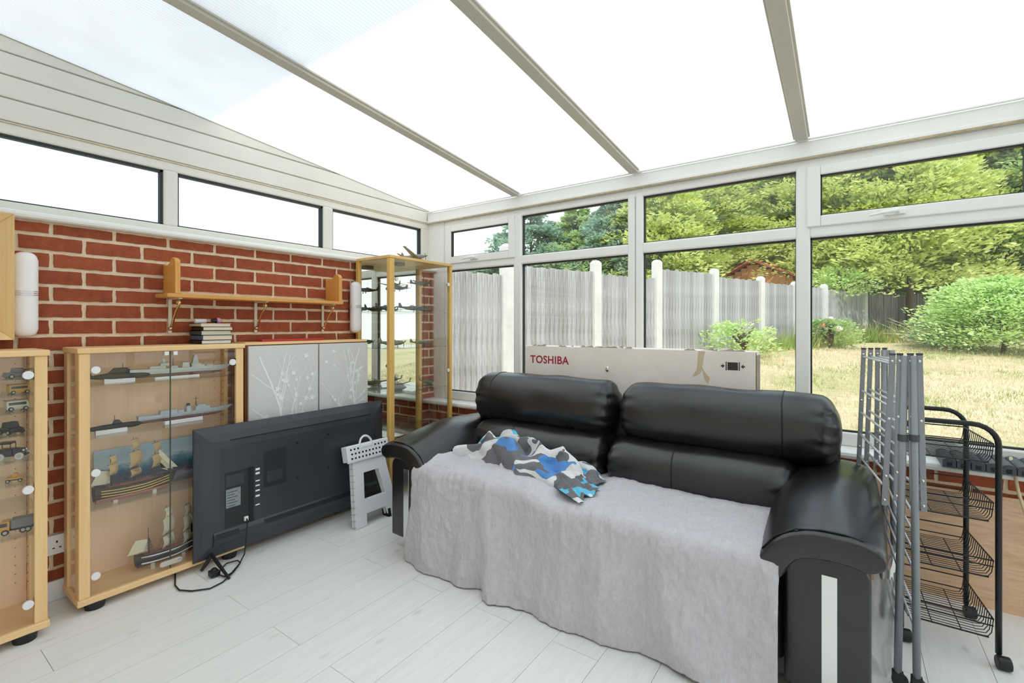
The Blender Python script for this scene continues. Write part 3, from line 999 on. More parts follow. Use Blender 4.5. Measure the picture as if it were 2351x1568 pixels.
display_cabinet('beech display cabinet full of small model vehicles at the left edge', .05, .312, -3.078, -2.410, (1.026, .964, .897, .805, .705, .613, .517, .409), latch=False)

# ---- model builders (length along local +X, bow forward; turned to run along the wall)
def hull(L, B, D, deck=None, bowp=1.6, rake=.12, stern=.55, z0=0, n=14, sheer=.0, flare=1.0):
    mb = MB()
    secs = []
    for i in range(n + 1):
        t = i / n
        x = -L / 2 + L * t
        wv = B / 2 * (min(1, stern + (1 - stern) * min(1, t / .25)) * (1 - max(0, (t - .5) / .5) ** bowp * .98))
        zd = D + sheer * (2 * t - 1) ** 2 * (1.4 if t > .5 else .8)
        kz = D * (.35 * max(0, (t - .85) / .15) ** 2)
        xb = x
        pr = [(wv, zd), (wv * .97 * flare, zd * .6), (wv * .72, zd * .22 + kz), (wv * .12, kz)]
        secs.append([(x + (rake * L * max(0, t - .8) * 5 * .2 * (zz / D)), -w_, zz) for w_, zz in pr] + [(x + (rake * L * max(0, t - .8) * 5 * .2 * (zz / D)), w_, zz) for w_, zz in reversed(pr)])
    k = len(secs[0])
    vs = [p for s_ in secs for p in s_]
    fs = [(i * k + j, i * k + j + 1, (i + 1) * k + j + 1, (i + 1) * k + j) for i in range(n) for j in range(k - 1)]
    fs += [(i * k + k - 1, i * k, (i + 1) * k, (i + 1) * k + k - 1) for i in range(n)]
    fs += [tuple(range(k)), tuple(n * k + j for j in range(k - 1, -1, -1))]
    mb.add(vs, fs)
    mb.v = [(p[0], p[1], p[2] + z0) for p in mb.v]
    return mb
def mparent(name, label, x, y, z, group=None, rz=math.pi / 2):
    return thing(name, label, 'model ' + ('plane' if 'plane' in name else 'helicopter' if 'heli' in name else 'ship' if 'ship' in name or 'submarine' in name or 'frigate' in name or 'destroyer' in name else 'car'), (x, y, z), rz, group)
def lp(t, mb, name, mat, **kw):
    return part(mb, name, mat, t, w=False, **kw)
GREY_S = plain('ship_grey', c(206, 214, 210), .5, var=.06, vs=40)
GREY_D = plain('ship_dark_grey', c(92, 98, 98), .6, var=.1, vs=40)
RED_H = plain('hull_red', c(128, 84, 78), .5)
SUBBLK = plain('submarine_black', c(38, 36, 36), .5, var=.1, vs=30)

# modern grey destroyer on the top shelf
t = mparent('model_destroyer_ship', 'pale grey model destroyer with a tall pyramid mast on the top shelf', .14, -1.893, .972)
L = .415
lp(t, hull(L, .05, .030, z0=.022, stern=.85, bowp=1.8, rake=.5, sheer=.004), 'hull', GREY_S)
lp(t, hull(L * .93, .036, .012, z0=.012, stern=.6, bowp=1.5), 'lower_hull', RED_H)
s_ = MB()
for x0, x1, wv, za, zb in ((-.13, -.06, .036, .052, .066), (-.085, -.045, .030, .066, .078), (-.04, -.008, .030, .052, .064), (.01, .045, .032, .052, .078), (.05, .115, .036, .052, .062), (.05, .10, .03, .062, .070), (.12, .16, .024, .052, .06)):
    s_.prism([(x0, za), (x1, za), (x1 - .004, zb), (x0 + .004, zb)], 'y', -wv / 2, wv / 2)
lp(t, s_, 'superstructure', GREY_S)
lp(t, MB().prism([(.058, .07), (.088, .07), (.078, .112), (.068, .112)], 'y', -.011, .011).ball(.073, 0, .117, .006, .006, .006, 10, 6), 'mast', GREY_S)
lp(t, MB().cyl((-.066, 0, .078), (-.066, 0, .10), .010, .008, 10).ball(-.066, 0, .102, .009, .009, .006, 10, 6), 'funnel', GREY_S)
lp(t, MB().cyl((-.025, 0, .064), (-.025, 0, .108), .0025, .001, 6), 'aerial', GREY_D)
lp(t, MB().box(-.105, .09, -.012, .012, 0, .012), 'stand', WHITE_PL)
lp(t, MB().cyl((.14, 0, .052), (.158, 0, .064), .002, .0015, 6).ball(.135, 0, .056, .008, .007, .006, 8, 6), 'gun', GREY_S)
# grey frigate on the second shelf
t = mparent('model_frigate_ship', 'blue-grey model frigate on a white block, second shelf of the ship cabinet', .14, -1.873, .742)
L = .385
lp(t, hull(L, .042, .024, z0=.030, stern=.7, bowp=1.7, rake=.45, sheer=.006), 'hull', plain('frigate_grey', c(184, 196, 200), .5, var=.06, vs=40))
lp(t, hull(L * .93, .03, .012, z0=.020, stern=.5), 'lower_hull', RED_H)
s_ = MB()
for x0, x1, wv, za, zb in ((-.105, -.03, .03, .054, .072), (-.03, .0, .026, .054, .066), (.01, .032, .024, .054, .082), (.05, .12, .03, .054, .074), (.06, .10, .024, .074, .082)):
    s_.prism([(x0, za), (x1, za), (x1 - .003, zb), (x0 + .003, zb)], 'y', -wv / 2, wv / 2)
lp(t, s_, 'superstructure', plain('frigate_grey', c(150, 162, 166)))
lp(t, MB().cyl((.022, 0, .082), (.022, 0, .094), .009, .008, 10), 'funnel', GREY_D)
lp(t, MB().cyl((.058, 0, .08), (.058, 0, .128), .0022, .001, 6).tube([(.046, -.0, .116), (.072, 0, .116)], .0012, 5), 'mast', GREY_D)
lp(t, MB().box(-.085, .085, -.016, .016, 0, .020), 'stand', WHITE_PL, bevel=.002)
# black submarines
def submarine(label, y, z, L, sail_w, sail_h, r):
    t = mparent('model_submarine', label, .15, y, z, 'model submarines')
    n = 16
    pts = [(-L / 2 + L * i / n, 0, .014 + r) for i in range(n + 1)]
    rs = [max(.0015, r * (min(1, (i / n) / .35) ** .6 if i / n < .35 else 1) * ((1 - max(0, (i / n - .8) / .2) ** 2) ** .5 if i < n else 0)) for i in range(n + 1)]
    lp(t, MB().tube(pts, rs, 12), 'hull', SUBBLK, smooth=True)
    lp(t, MB().prism([(.03 - sail_w, .012 + 2 * r), (.035 + sail_w * .2, .012 + 2 * r), (.025, .014 + 2 * r + sail_h), (.03 - sail_w * .7, .014 + 2 * r + sail_h)], 'y', -.006, .006), 'sail', SUBBLK, bevel=.002)
    lp(t, MB().cyl((.01, 0, .012 + 2 * r + sail_h), (.01, 0, .035 + 2 * r + sail_h), .0012, .001, 5), 'periscope', SUBBLK)
    lp(t, MB().prism([(-L / 2 + .01, .014 + r), (-L / 2 + .025, .014 + r), (-L / 2 + .02, .014 + 2.3 * r), (-L / 2 + .012, .014 + 2.3 * r)], 'y', -.001, .001), 'tail_fin', SUBBLK)
    lp(t, MB().box(-.06, .055, -.010, .010, 0, .014 + r * .4), 'stand', WHITE_PL)
submarine('black model submarine with a slim conning tower on the second shelf', -2.165, .742, .235, .03, .017, .0135)
submarine('large black model submarine with a long raked sail on the top shelf', -2.135, .972, .25, .075, .022, .0165)
# square-rigged ships
SAIL = plain('cream_sail', c(232, 226, 196), .8, var=.06, vs=20)
SAIL_T = plain('tan_sail', c(208, 176, 122), .8, var=.08, vs=20)
RIG = plain('rigging', c(84, 76, 74), .9)
RIGW = glassm('shroud_net', (.45, .42, .42, 1), .0)
def tall_ship(t, L, B, D, z0, masts, hullm, stripe, sailm, lower, drvr):
    lp(t, hull(L, B, D, z0=z0, stern=.75, bowp=2.2, rake=.3, sheer=.012, flare=1.06), 'hull', hullm)
    lp(t, hull(L * .95, B * .82, D * .45, z0=z0 - D * .28, stern=.35, bowp=2.0), 'lower_hull', lower)
    for q, zz in enumerate(stripe[1]):
        s_ = MB()
        hp = hull(L, B * 1.07, D, z0=z0, stern=.75, bowp=2.2, rake=.3, sheer=.012, flare=1.06)
        k = 8
        for i in range(1, 13):
            for side in (0, 7):
                a, b = Vector(hp.v[i * k + side]), Vector(hp.v[(i + 1) * k + side])
                s_.add([a + Vector((0, 0, -D * zz)), b + Vector((0, 0, -D * zz)), b + Vector((0, 0, -D * zz - stripe[2])), a + Vector((0, 0, -D * zz - stripe[2]))], [(0, 1, 2, 3)])
        lp(t, s_, 'stripe', stripe[0])
    for x, h, sails in masts:
        m = MB().cyl((x, 0, z0 + D * .5), (x - .004, 0, z0 + D + h), .0028, .001, 7)
        for sz, hw, sh in sails:
            m.tube([(x - hw * .80, -hw * .60, z0 + D + sz * h), (x + hw * .80, hw * .60, z0 + D + sz * h)], .0012, 5)
        mo = lp(t, m, 'mast', RIG)
        for sz, hw, sh in sails:
            s_ = MB()
            for (w_, dz) in ((1, 0),):
                def SP(u, v, x=x, sz=sz, hw=hw, sh=sh):
                    k = (2 * u - 1) * hw * (1 + .12 * v)
                    bl = .003 + .014 * math.sin(math.pi * v) * (.6 + .4 * math.sin(math.pi * u))
                    return (x + .80 * k + .60 * bl, .60 * k - .80 * bl, z0 + D + sz * h - v * sh)
                s_.grid(SP, 6, 6)
            lp(mo, s_, 'sail', sailm, smooth=True)
        sh_ = MB()
        for sd in (-1, 1):
            for q in range(7):
                sh_.tube([(x - .035 + q * .010, sd * B * .5, z0 + D * .95), (x, 0, z0 + D + h * .62)], .0006, 3, cap=False)
            for q in range(6):
                f_ = q / 7
                sh_.tube([(x - .035 * (1 - f_), sd * B * .5 * (1 - f_), z0 + D + h * .62 * f_), (x + .025 * (1 - f_), sd * B * .5 * (1 - f_), z0 + D + h * .62 * f_)], .0006, 3, cap=False)
        lp(mo, sh_, 'shrouds', RIG)
    bs = MB().cyl((L * .44, 0, z0 + D * .95), (L * .62, 0, z0 + D + .035), .0022, .001, 6)
    lp(t, bs, 'bowsprit', RIG)
    jb = MB()
    xm, hm = masts[-1][0], masts[-1][1]
    for q in range(3):
        jb.add([(L * (.60 - .07 * q), 0, z0 + D + .03 - q * .004), (xm + .012, .0, z0 + D + hm * (.75 - .16 * q)), (xm + .02, 0, z0 + D + hm * .22)], [(0, 1, 2)])
    lp(t, jb, 'jib', SAIL)
    if drvr:
        d = MB().add([(masts[0][0] - .006, 0, z0 + D + .018), (masts[0][0] - .006, 0, z0 + D + drvr[1]), (masts[0][0] - drvr[0] * .62, 0, z0 + D + drvr[1] * 1.12), (masts[0][0] - drvr[0], 0, z0 + D + .022)], [(0, 1, 2, 3)])
        lp(t, d, 'spanker_sail', SAIL)
    lp(t, MB().box(-L * .36, L * .36, -B * .25, B * .25, z0 + D * .97, z0 + D * 1.12), 'deck_house', plain('ship_deck', c(168, 112, 92), .7, var=.1, vs=60))
    st = MB()
    for x in (-L * .25, L * .25): st.box(x - .008, x + .008, -.018, .018, 0, z0)
    lp(t, st, 'stand', plain('clear_stand', c(214, 204, 190), .3))
YSTR = plain('yellow_stripe', c(226, 200, 112), .6)
t = mparent('model_tall_ship', 'model ship of the line with yellow striped hull and red bottom on the middle shelf', .165, -2.085, .424)
tall_ship(t, .30, .062, .050, .022, [(-.085, .15, [(.95, .016, .04), (.70, .022, .05)]), (.0, .215, [(.95, .022, .05), (.68, .034, .07), (.30, .03, .035)]), (.085, .185, [(.92, .022, .045), (.62, .03, .06)])],
          plain('wood_hull', c(78, 60, 48), .6), (YSTR, (.18, .42, .66), .004), SAIL_T, plain('ship_copper', c(172, 120, 106), .5), (.075, .075))
t = mparent('model_barque_ship', 'model barque with a black and white hull on the cabinet floor', .165, -1.952, .062)
tall_ship(t, .26, .05, .040, .030, [(-.075, .13, []), (.0, .215, [(.95, .022, .05), (.72, .036, .075), (.32, .036, .055)]), (.085, .20, [(.95, .022, .05), (.70, .034, .075), (.30, .034, .055)])],
          plain('black_hull', c(52, 52, 54), .5), (WHITE_PL, (.05, .78), .006), SAIL, plain('dark_bottom', c(86, 70, 66), .6), (.085, .075))
# sea picture behind the ship of the line
g = NG('sea_picture')
v = g.coord()
s3 = g.n('ShaderNodeSeparateXYZ'); g.l(v, s3.inputs[0])
nn = g.noise(g.coord((1, 9, 16)), 1.8, 5, .7, .6)
adn = g.n('ShaderNodeMath', operation='MULTIPLY_ADD'); adn.inputs[1].default_value = .10
g.l(nn, adn.inputs[0]); g.l(s3.outputs[2], adn.inputs[2])
mpz = g.n('ShaderNodeMapRange'); mpz.inputs[1].default_value = .02; mpz.inputs[2].default_value = .24
g.l(adn.outputs[0], mpz.inputs[0])
cc = g.ramp(mpz.outputs[0], [(.0, c(176, 196, 206)), (.14, c(112, 106, 122)), (.32, c(150, 152, 168)), (.45, c(84, 84, 100)), (.58, c(50, 112, 142)), (.72, c(120, 170, 190)), (.82, c(206, 220, 226)), (.95, c(176, 204, 220))])
PIC = g.pbr(cc, .4)
k = MB().box(-.002, .002, -.205, .205, 0, .222)
t_ = single(k, 'picture_card', PIC, 'blue sea painting on card propped behind the model ship', 'picture', (0, 0, 0))
t_.location = (.055, -2.0, .4245); t_.rotation_euler = (0, -.06, 0)

# ---- model vehicles in the left cabinet
TYRE = plain('tyre', c(40, 40, 42), .8)
def wheels(t, L, W, r, col=TYRE, xs=(-.32, .32), z=None, th=.008):
    for fx in xs:
        for sd in (-1, 1):
            y = sd * W / 2
            o = lp(t, MB().cyl((fx * L, y - th / 2, r), (fx * L, y + th / 2, r), r, r, 16), 'wheel', col, bevel=.001, seg=1)
            lp(o, MB().cyl((fx * L, y - th / 2 - .0006, r), (fx * L, y + th / 2 + .0006, r), r * .55, r * .55, 12), 'hub', plain('hub', c(190, 190, 186), .4))
def model_car(label, y, z, L, W, H, col, kind='saloon', x=.20, rz=math.pi / 2 + .12, wcol=TYRE):
    t = mparent('model_car', label, x, y, z, None, rz)
    r = H * .2
    m = plain('paint_%d_%d_%d' % tuple(int(q * 255) for q in col[:3]), col, .3, var=.02)
    gw = plain('model_window', c(60, 66, 72), .2)
    wheels(t, L, W, r, wcol)
    if kind == 'saloon':
        lp(t, MB().prism([(-L / 2, r * .7), (L / 2, r * .7), (L / 2, H * .48), (L * .22, H * .56), (-L * .42, H * .56), (-L / 2, H * .5)], 'y', -W / 2, W / 2), 'body', m, bevel=.003)
        c_ = lp(t, MB().prism([(-L * .36, H * .55), (L * .22, H * .55), (L * .10, H), (-L * .28, H)], 'y', -W * .44, W * .44), 'cabin', m, bevel=.002)
        lp(c_, MB().prism([(-L * .30, H * .62), (L * .15, H * .62), (L * .08, H * .93), (-L * .25, H * .93)], 'y', -W * .45, W * .45), 'window', gw)
    elif kind == 'van':
        lp(t, MB().prism([(-L / 2, r * .7), (L / 2, r * .7), (L / 2, H * .55), (L * .42, H * .95), (L * .36, H), (-L / 2, H)], 'y', -W / 2, W / 2), 'body', m, bevel=.003)
        lp(t, MB().box(-L * .42, L * .36, -W * .51, W * .51, H * .58, H * .84), 'window', gw)
        lp(t, MB().box(-L * .5, L * .38, -W * .46, W * .46, H, H * 1.06), 'roof', plain('model_roof', c(150, 146, 130), .5))
    elif kind == 'vintage':
        lp(t, MB().box(-L / 2, L / 2, -W * .3, W * .3, r * .9, r * 1.3), 'chassis', TYRE)
        lp(t, MB().prism([(L * .05, r * 1.3), (L * .40, r * 1.3), (L * .40, H * .58), (L * .05, H * .64)], 'y', -W * .28, W * .28), 'bonnet', m, bevel=.002)
        c_ = lp(t, MB().prism([(-L * .42, r * 1.3), (L * .05, r * 1.3), (L * .05, H * .62), (-L * .42, H * .62)], 'y', -W * .42, W * .42), 'body', m, bevel=.003)
        lp(c_, MB().box(-L * .44, L * .03, -W * .44, W * .44, H * .9, H), 'roof', m, bevel=.002)
        for fx in (-.42, .02):
            for sd in (-1, 1): lp(c_, MB().box(fx * L - .001, fx * L + .001, sd * W * .42 - .001, sd * W * .42 + .001, H * .6, H * .92), 'pillar', m)
        for sd in (-1, 1): lp(t, MB().ball(L * .41, sd * W * .25, H * .5, .005, .005, .005, 8, 6), 'headlamp', CHROME)
    elif kind == 'tank':
        lp(t, MB().prism([(-L / 2, r), (-L * .42, r * .3), (L * .42, r * .3), (L / 2, r), (L * .4, H * .5), (-L * .45, H * .5)], 'y', -W / 2, W / 2), 'hull', m, bevel=.002)
        u = lp(t, MB().prism([(-L * .25, H * .5), (L * .2, H * .5), (L * .12, H * .9), (-L * .2, H * .9)], 'y', -W * .32, W * .32), 'turret', m, bevel=.002)
        lp(u, MB().cyl((L * .15, 0, H * .7), (L * .62, 0, H * .74), .003, .0025, 8), 'gun_barrel', m)
    elif kind == 'digger':
        lp(t, MB().prism([(-L / 2, r), (L / 2, r), (L * .44, H * .55), (-L * .44, H * .55)], 'y', -W / 2, W / 2), 'body', m, bevel=.002)
        lp(t, MB().prism([(-L * .2, H * .55), (L * .15, H * .55), (L * .08, H), (-L * .14, H)], 'y', -W * .3, W * .3), 'cab', m, bevel=.002)
        lp(t, MB().box(-L * .4, L * .38, -W * .52, W * .52, r * 1.2, r * 1.8), 'vent', gw)
    elif kind == 'tipper':
        lp(t, MB().box(-L / 2, L * .46, -W * .3, W * .3, r * 1.1, r * 1.6), 'chassis', TYRE)
        c_ = lp(t, MB().prism([(L * .2, r * 1.2), (L / 2, r * 1.2), (L / 2, H * .6), (L * .44, H * .95), (L * .2, H * .95)], 'y', -W / 2, W / 2), 'cab', m, bevel=.003)
        lp(c_, MB().box(L * .26, L * .46, -W * .51, W * .51, H * .6, H * .86), 'window', gw)
        lp(t, MB().prism([(-L * .52, H * .62), (-L * .40, H * .38), (L * .16, H * .38), (L * .16, H), (-L * .46, H * 1.02)], 'y', -W / 2, W / 2), 'tipper_body', plain('tipper_grey', c(128, 130, 132), .5), bevel=.002)
        wheels(t, L, W, r, TYRE, (-.18,))
model_car('dark grey model tank on the highest shelf of the left cabinet', -2.475, 1.026, .085, .05, .046, c(96, 96, 92), 'tank')
model_car('yellow model van on the second shelf of the left cabinet', -2.475, .964, .062, .034, .036, c(214, 168, 62), 'van')
model_car('white model saloon at the far left of the second shelf', -2.565, .964, .075, .036, .030, c(222, 222, 216))
model_car('cream model vintage car on the third shelf of the left cabinet', -2.480, .897, .066, .034, .040, c(222, 218, 198), 'van')
model_car('silver model saloon at the far left of the third shelf', -2.570, .897, .075, .036, .030, c(196, 196, 196))
model_car('black model car facing out on the fourth shelf', -2.495, .805, .062, .044, .048, c(48, 52, 58), 'saloon', rz=math.pi / 2 - 1.1)
model_car('black open vintage model car with white wheels on the fifth shelf', -2.492, .705, .090, .05, .068, c(46, 46, 50), 'vintage', rz=math.pi / 2 - .5, wcol=plain('white_tyre', c(220, 220, 214), .6))
model_car('orange-yellow tracked model machine on the sixth shelf', -2.485, .613, .055, .036, .034, c(232, 170, 60), 'digger', rz=-math.pi / 2 - .3)
model_car('model tipper lorry with yellow cab and grey body on the lowest shelf', -2.478, .409, .100, .046, .056, c(228, 168, 76), 'tipper', rz=-math.pi / 2 - .25)

# ---- wall shelf with end boards and brass brackets
PINE = wood('golden_pine', c(226, 166, 84), c(205, 142, 64), 'Y', .4)
PINE_Z = wood('golden_pine_upright', c(226, 166, 84), c(205, 142, 64), 'Z', .4)
t = thing('wall_shelf', 'golden pine wall shelf with shaped ends on three brass brackets', 'shelf', (0, -1.45, 1.38))
part(MB().box(.004, .165, -1.952, -.942, 1.380, 1.400), 'board', PINE, t, bevel=.004)
for ya, yb in ((-1.916, -1.892), (-.972, -.948)):
    pr = [(.006, 1.400), (.160, 1.400), (.160, 1.560), (.150, 1.575), (.125, 1.585), (.105, 1.578), (.09, 1.560), (.06, 1.548), (.03, 1.548), (.006, 1.556)]
    part(MB().prism(pr, 'y', ya, yb), 'end_board', PINE_Z, t, bevel=.002)
CREAMP = plain('cream_paint', c(232, 226, 208), .5)
for y in (-1.885, -1.441, -.992):
    b_ = part(MB().box(.003, .008, y - .008, y + .008, 1.198, 1.380).box(.003, .14, y - .008, y + .008, 1.374, 1.380), 'bracket', CREAMP, t)
    pts = [(.012, y, 1.222), (.03, y, 1.235), (.05, y, 1.27), (.085, y, 1.315), (.118, y, 1.34), (.128, y, 1.355), (.122, y, 1.370), (.105, y, 1.371), (.098, y, 1.358), (.106, y, 1.350)]
    part(MB().tube(pts, .007, 8, flat=.5).ball(.014, y, 1.222, .011, .012, .011, 10, 7).ball(.106, y, 1.356, .008, .009, .008, 10, 7), 'scroll', BRASS, b_, smooth=True)

# ---- wall lamps, framed case, socket
def wall_lamp(label, y):
    t = thing('wall_lamp', label, 'wall light', (0, y, 1.186))
    part(MB().box(.003, .015, y - .028, y + .028, 1.30, 1.44), 'back_plate', plain('lamp_plate', c(96, 52, 40), .6), t)
    part(rbox(.045, y, 1.37, .064, .080, .366, (.03, .036, .036), 12), 'lamp_shade', plain('opal_shade', c(244, 243, 244), .35, var=.01), t, smooth=True, weld=.0004)
    wv = MB()
    for dz in (-.008, 0, .008):
        wv.tube([(.012, y - .046, 1.375 + dz), (.06, y - .0415, 1.375 + dz), (.0785, y - .02, 1.375 + dz), (.079, y + .02, 1.375 + dz), (.06, y + .0415, 1.375 + dz), (.012, y + .046, 1.375 + dz)], .0011, 5)
    part(wv, 'wire_bands', CHROME, t)
wall_lamp('white half-round wall lamp beside the wooden framed case', -2.431)
wall_lamp('white half-round wall lamp next to the tall glass cabinet', -.757)
PALEW = wood('pale_frame_wood', c(240, 208, 150), c(226, 188, 126), 'Z', .4)
t = thing('wall_case', 'pale wooden framed wall case cut off by the left edge', 'wall case', (0, -2.8, 1.178))
cy0, cy1, cz0, cz1, fd, fw = -3.15, -2.474, 1.178, 1.698, .12, .045
part(MB().box(.003, .02, cy0, cy1, cz0, cz1), 'back', BEECH_BACK, t)
for poly in ([(cy0, cz0), (cy1, cz0), (cy1 - fw, cz0 + fw), (cy0 + fw, cz0 + fw)], [(cy1, cz0), (cy1, cz1), (cy1 - fw, cz1 - fw), (cy1 - fw, cz0 + fw)],
             [(cy1, cz1), (cy0, cz1), (cy0 + fw, cz1 - fw), (cy1 - fw, cz1 - fw)], [(cy0, cz1), (cy0, cz0), (cy0 + fw, cz0 + fw), (cy0 + fw, cz1 - fw)]):
    m = MB()
    out_, inn_ = poly[:2], [poly[2], poly[3]]
    # outer edge stands proud, inner edge falls back
    vs = [(.02, *poly[0]), (.02, *poly[1]), (.02, *poly[2]), (.02, *poly[3]), (fd, *poly[0]), (fd, *poly[1]), (fd - .035, *poly[2]), (fd - .035, *poly[3])]
    m.add(vs, [(0, 1, 2, 3), (4, 7, 6, 5), (0, 4, 5, 1), (1, 5, 6, 2), (2, 6, 7, 3), (3, 7, 4, 0)])
    part(m, 'frame_side', PALEW, t, bevel=.002)
part(MB().box(.05, .054, cy0 + fw, cy1 - fw, cz0 + fw, cz1 - fw), 'pane', GLASS_DOOR, t)
t = thing('wall_socket', 'white double plug socket on the brick between the beech cabinets', 'socket', (0, -2.36, .207))
so = part(MB().box(.003, .013, -2.436, -2.288, .207, .294), 'plate', WHITE_PL, t, bevel=.003)
for yc in (-2.40, -2.325):
    q = MB().box(.0128, .0136, yc - .003, yc + .003, .258, .268).box(.0128, .0136, yc - .015, yc - .007, .234, .239).box(.0128, .0136, yc + .007, yc + .015, .234, .239)
    part(q, 'pin_holes', DARK, so)
    part(MB().box(.013, .016, yc + .018, yc + .026, .256, .270), 'switch', WHITE_PL, so, bevel=.001)

# ---- books and bits on the ship cabinet
PAPER = plain('page_edges', c(234, 222, 196), .8, var=.06, vs=90)
bz = 1.1405
for i, (h, col, dx, dy, lab, pg) in enumerate([(.020, c(40, 40, 48), 0, 0, 'thin black-covered book at the bottom of the pile', c(244, 240, 232)), (.026, c(74, 98, 128), .004, .004, 'blue-covered paperback second from the bottom of the pile', None),
                                           (.024, c(44, 66, 62), -.004, 0, 'dark green paperback in the middle of the pile', None), (.020, c(52, 34, 30), .003, .006, 'brown-black paperback just under the top book', None), (.018, c(196, 178, 158), 0, -.003, 'pale book on top of the pile with things lying on it', None)]):
    x0, x1, y0, y1 = .03 + dx, .172 + dx, -1.802 + dy, -1.652 + dy
    t = thing('book', lab, 'book', ((x0 + x1) / 2, (y0 + y1) / 2, bz), 0, 'books piled on the ship cabinet')
    cv = plain('cover_%d' % i, col, .45)
    part(MB().box(x0, x1, y0, y1, bz, bz + .002).box(x0, x1, y0, y1, bz + h - .002, bz + h).box(x0, x1, y0, y0 + .003, bz, bz + h), 'cover', cv, t)
    part(MB().box(x0 + .003, x1 - .003, y0 + .003, y1 - .004, bz + .002, bz + h - .002), 'pages', PAPER if pg is None else plain('white_pages', pg, .8), t)
    bz += h + .0003
k = MB().prism([(.06 + .013 * math.cos(a), bz + .0125 + .0125 * math.sin(a)) for a in [i * math.pi / 6 for i in range(12)]], 'y', -1.79, -1.735)
single(k, 'white_tube', WHITE_PL, 'small white rounded tube lying on the top book', 'tube', bevel=.002)
t = thing('pink_ball_holder', 'pink ball in a black holder on the top book', 'trinket', (.10, -1.70, bz))
part(MB().cyl((.10, -1.725, bz + .014), (.10, -1.70, bz + .014), .009, .014, 14), 'holder', BLACK_PL, t)
part(MB().ball(.10, -1.69, bz + .0155, .0155, .0155, .0155, 16, 10), 'ball', plain('pink', c(232, 150, 196), .4), t, smooth=True)

# ---- grey two-door cupboard with a printed tree pattern
SAP = wood('red_brown_carcass', c(128, 72, 42), c(104, 56, 32), 'Z', .5)
GREYD = plain('pearl_grey_door', c(216, 215, 213), .45, var=.015, vs=6)
t = thing('grey_cupboard', 'two-door cupboard with pearl grey doors printed with white branches', 'cupboard', (.1, -1.18, 0))
gy0, gy1, gx = -1.588, -.770, .182
part(MB().box(.02, gx, gy0, gy1, .06, 1.128), 'carcass', SAP, t, bevel=.002)
part(MB().box(.02, gx + .006, gy0 - .002, gy1 + .002, 1.128, 1.143), 'top', BEECH_Y, t, bevel=.002)
part(MB().box(.04, gx - .03, gy0 + .03, gy1 - .03, 0, .06), 'plinth', SAP, t)
PRT = plain('white_print', c(244, 244, 243), .45, var=.01)
rp2 = random.Random(21)
for da, db in ((gy0 + .012, -1.150), (-1.141, gy1 - .002)):
    dr_ = part(MB().box(gx + .001, gx + .018, da, db, .07, 1.122), 'door', GREYD, t, bevel=.002)
    pm = MB()
    xf = gx + .0186
    lay = [0]
    def stem(p, ang, L, wd, depth):
        n = max(3, int(L / .03))
        pts = [p]
        for i in range(n):
            ang += rp2.uniform(-.16, .16)
            p = (p[0] + math.sin(ang) * L / n, p[1] + math.cos(ang) * L / n)
            if not (da + .01 < p[0] < db - .01 and .09 < p[1] < 1.10): break
            pts.append(p)
        for i in range(len(pts) - 1):
            (u0, v0), (u1, v1) = pts[i], pts[i + 1]
            dx_, dz_ = u1 - u0, v1 - v0
            l_ = math.hypot(dx_, dz_) or 1
            nx_, nz_ = -dz_ / l_, dx_ / l_
            w0 = wd * (1 - .6 * i / n); w1 = wd * (1 - .6 * (i + 1) / n)
            lay[0] += 1; xf_ = xf + lay[0] * 2e-6
            pm.add([(xf_, u0 + nx_ * w0, v0 + nz_ * w0), (xf_, u0 - nx_ * w0, v0 - nz_ * w0), (xf_, u1 - nx_ * w1, v1 - nz_ * w1), (xf_, u1 + nx_ * w1, v1 + nz_ * w1)], [(0, 1, 2, 3)])
            if depth and rp2.random() < .26:
                stem(pts[i], ang + rp2.choice((-1, 1)) * rp2.uniform(.4, .8), L * rp2.uniform(.25, .45), w0 * .55, depth - 1)
            if depth < 2 and rp2.random() < .16:
                r_ = rp2.uniform(.007, .015)
                q = [(xf_ + .0015, pts[i][0] + r_ * (1 + .35 * math.cos(5 * a)) * math.cos(a), pts[i][1] + r_ * (1 + .35 * math.cos(5 * a)) * math.sin(a)) for a in [j * math.pi / 10 for j in range(20)]]
                if all(da + .004 < z[1] < db - .004 for z in q): pm.add(q, [tuple(range(20))])
    wdt = db - da
    stem((da + wdt * .64, .10), .0, 1.0, .011, 2)
    for f_ in (.12, .28, .82): stem((da + wdt * f_, .10), rp2.uniform(-.12, .12), .98, .0035, 1)
    part(pm, 'branch_print', PRT, dr_)
single(MB().box(.05, .12, -1.46, -1.06, 1.1435, 1.156), 'red_folder', plain('red_card', c(196, 52, 52), .6), 'flat red folder lying on top of the grey cupboard', 'folder', bevel=.002)

# ---- tall glass display cabinet with a mirrored back
HONEY = wood('honey_oak', c(226, 186, 108), c(206, 160, 80), 'Z', .4)
HONEY_Y = wood('honey_oak_across', c(226, 190, 122), c(210, 168, 96), 'Y', .4)
X0, X1, Y0, Y1, ZT = .03, .398, -.745, -.120, 1.720
t = thing('glass_cabinet', 'tall honey oak display cabinet of glass with model aircraft on its shelves', 'cabinet', ((X0 + X1) / 2, (Y0 + Y1) / 2, 0))
part(MB().box(X0, X1, Y0, Y1, 1.700, ZT), 'top', HONEY_Y, t, bevel=.003)
part(MB().box(X0, X1, Y0, Y1, .0, .07), 'base', HONEY_Y, t, bevel=.003)
for x, y, a, b in ((X1 - .035, Y0, .035, .045), (X1 - .035, Y1 - .03, .035, .03), (X0, Y0, .03, .03), (X0, Y1 - .03, .03, .03)):
    part(MB().box(x, x + a, y, y + b, .07, 1.70), 'corner_post', HONEY, t, bevel=.008 if x > .2 else .003, seg=3)
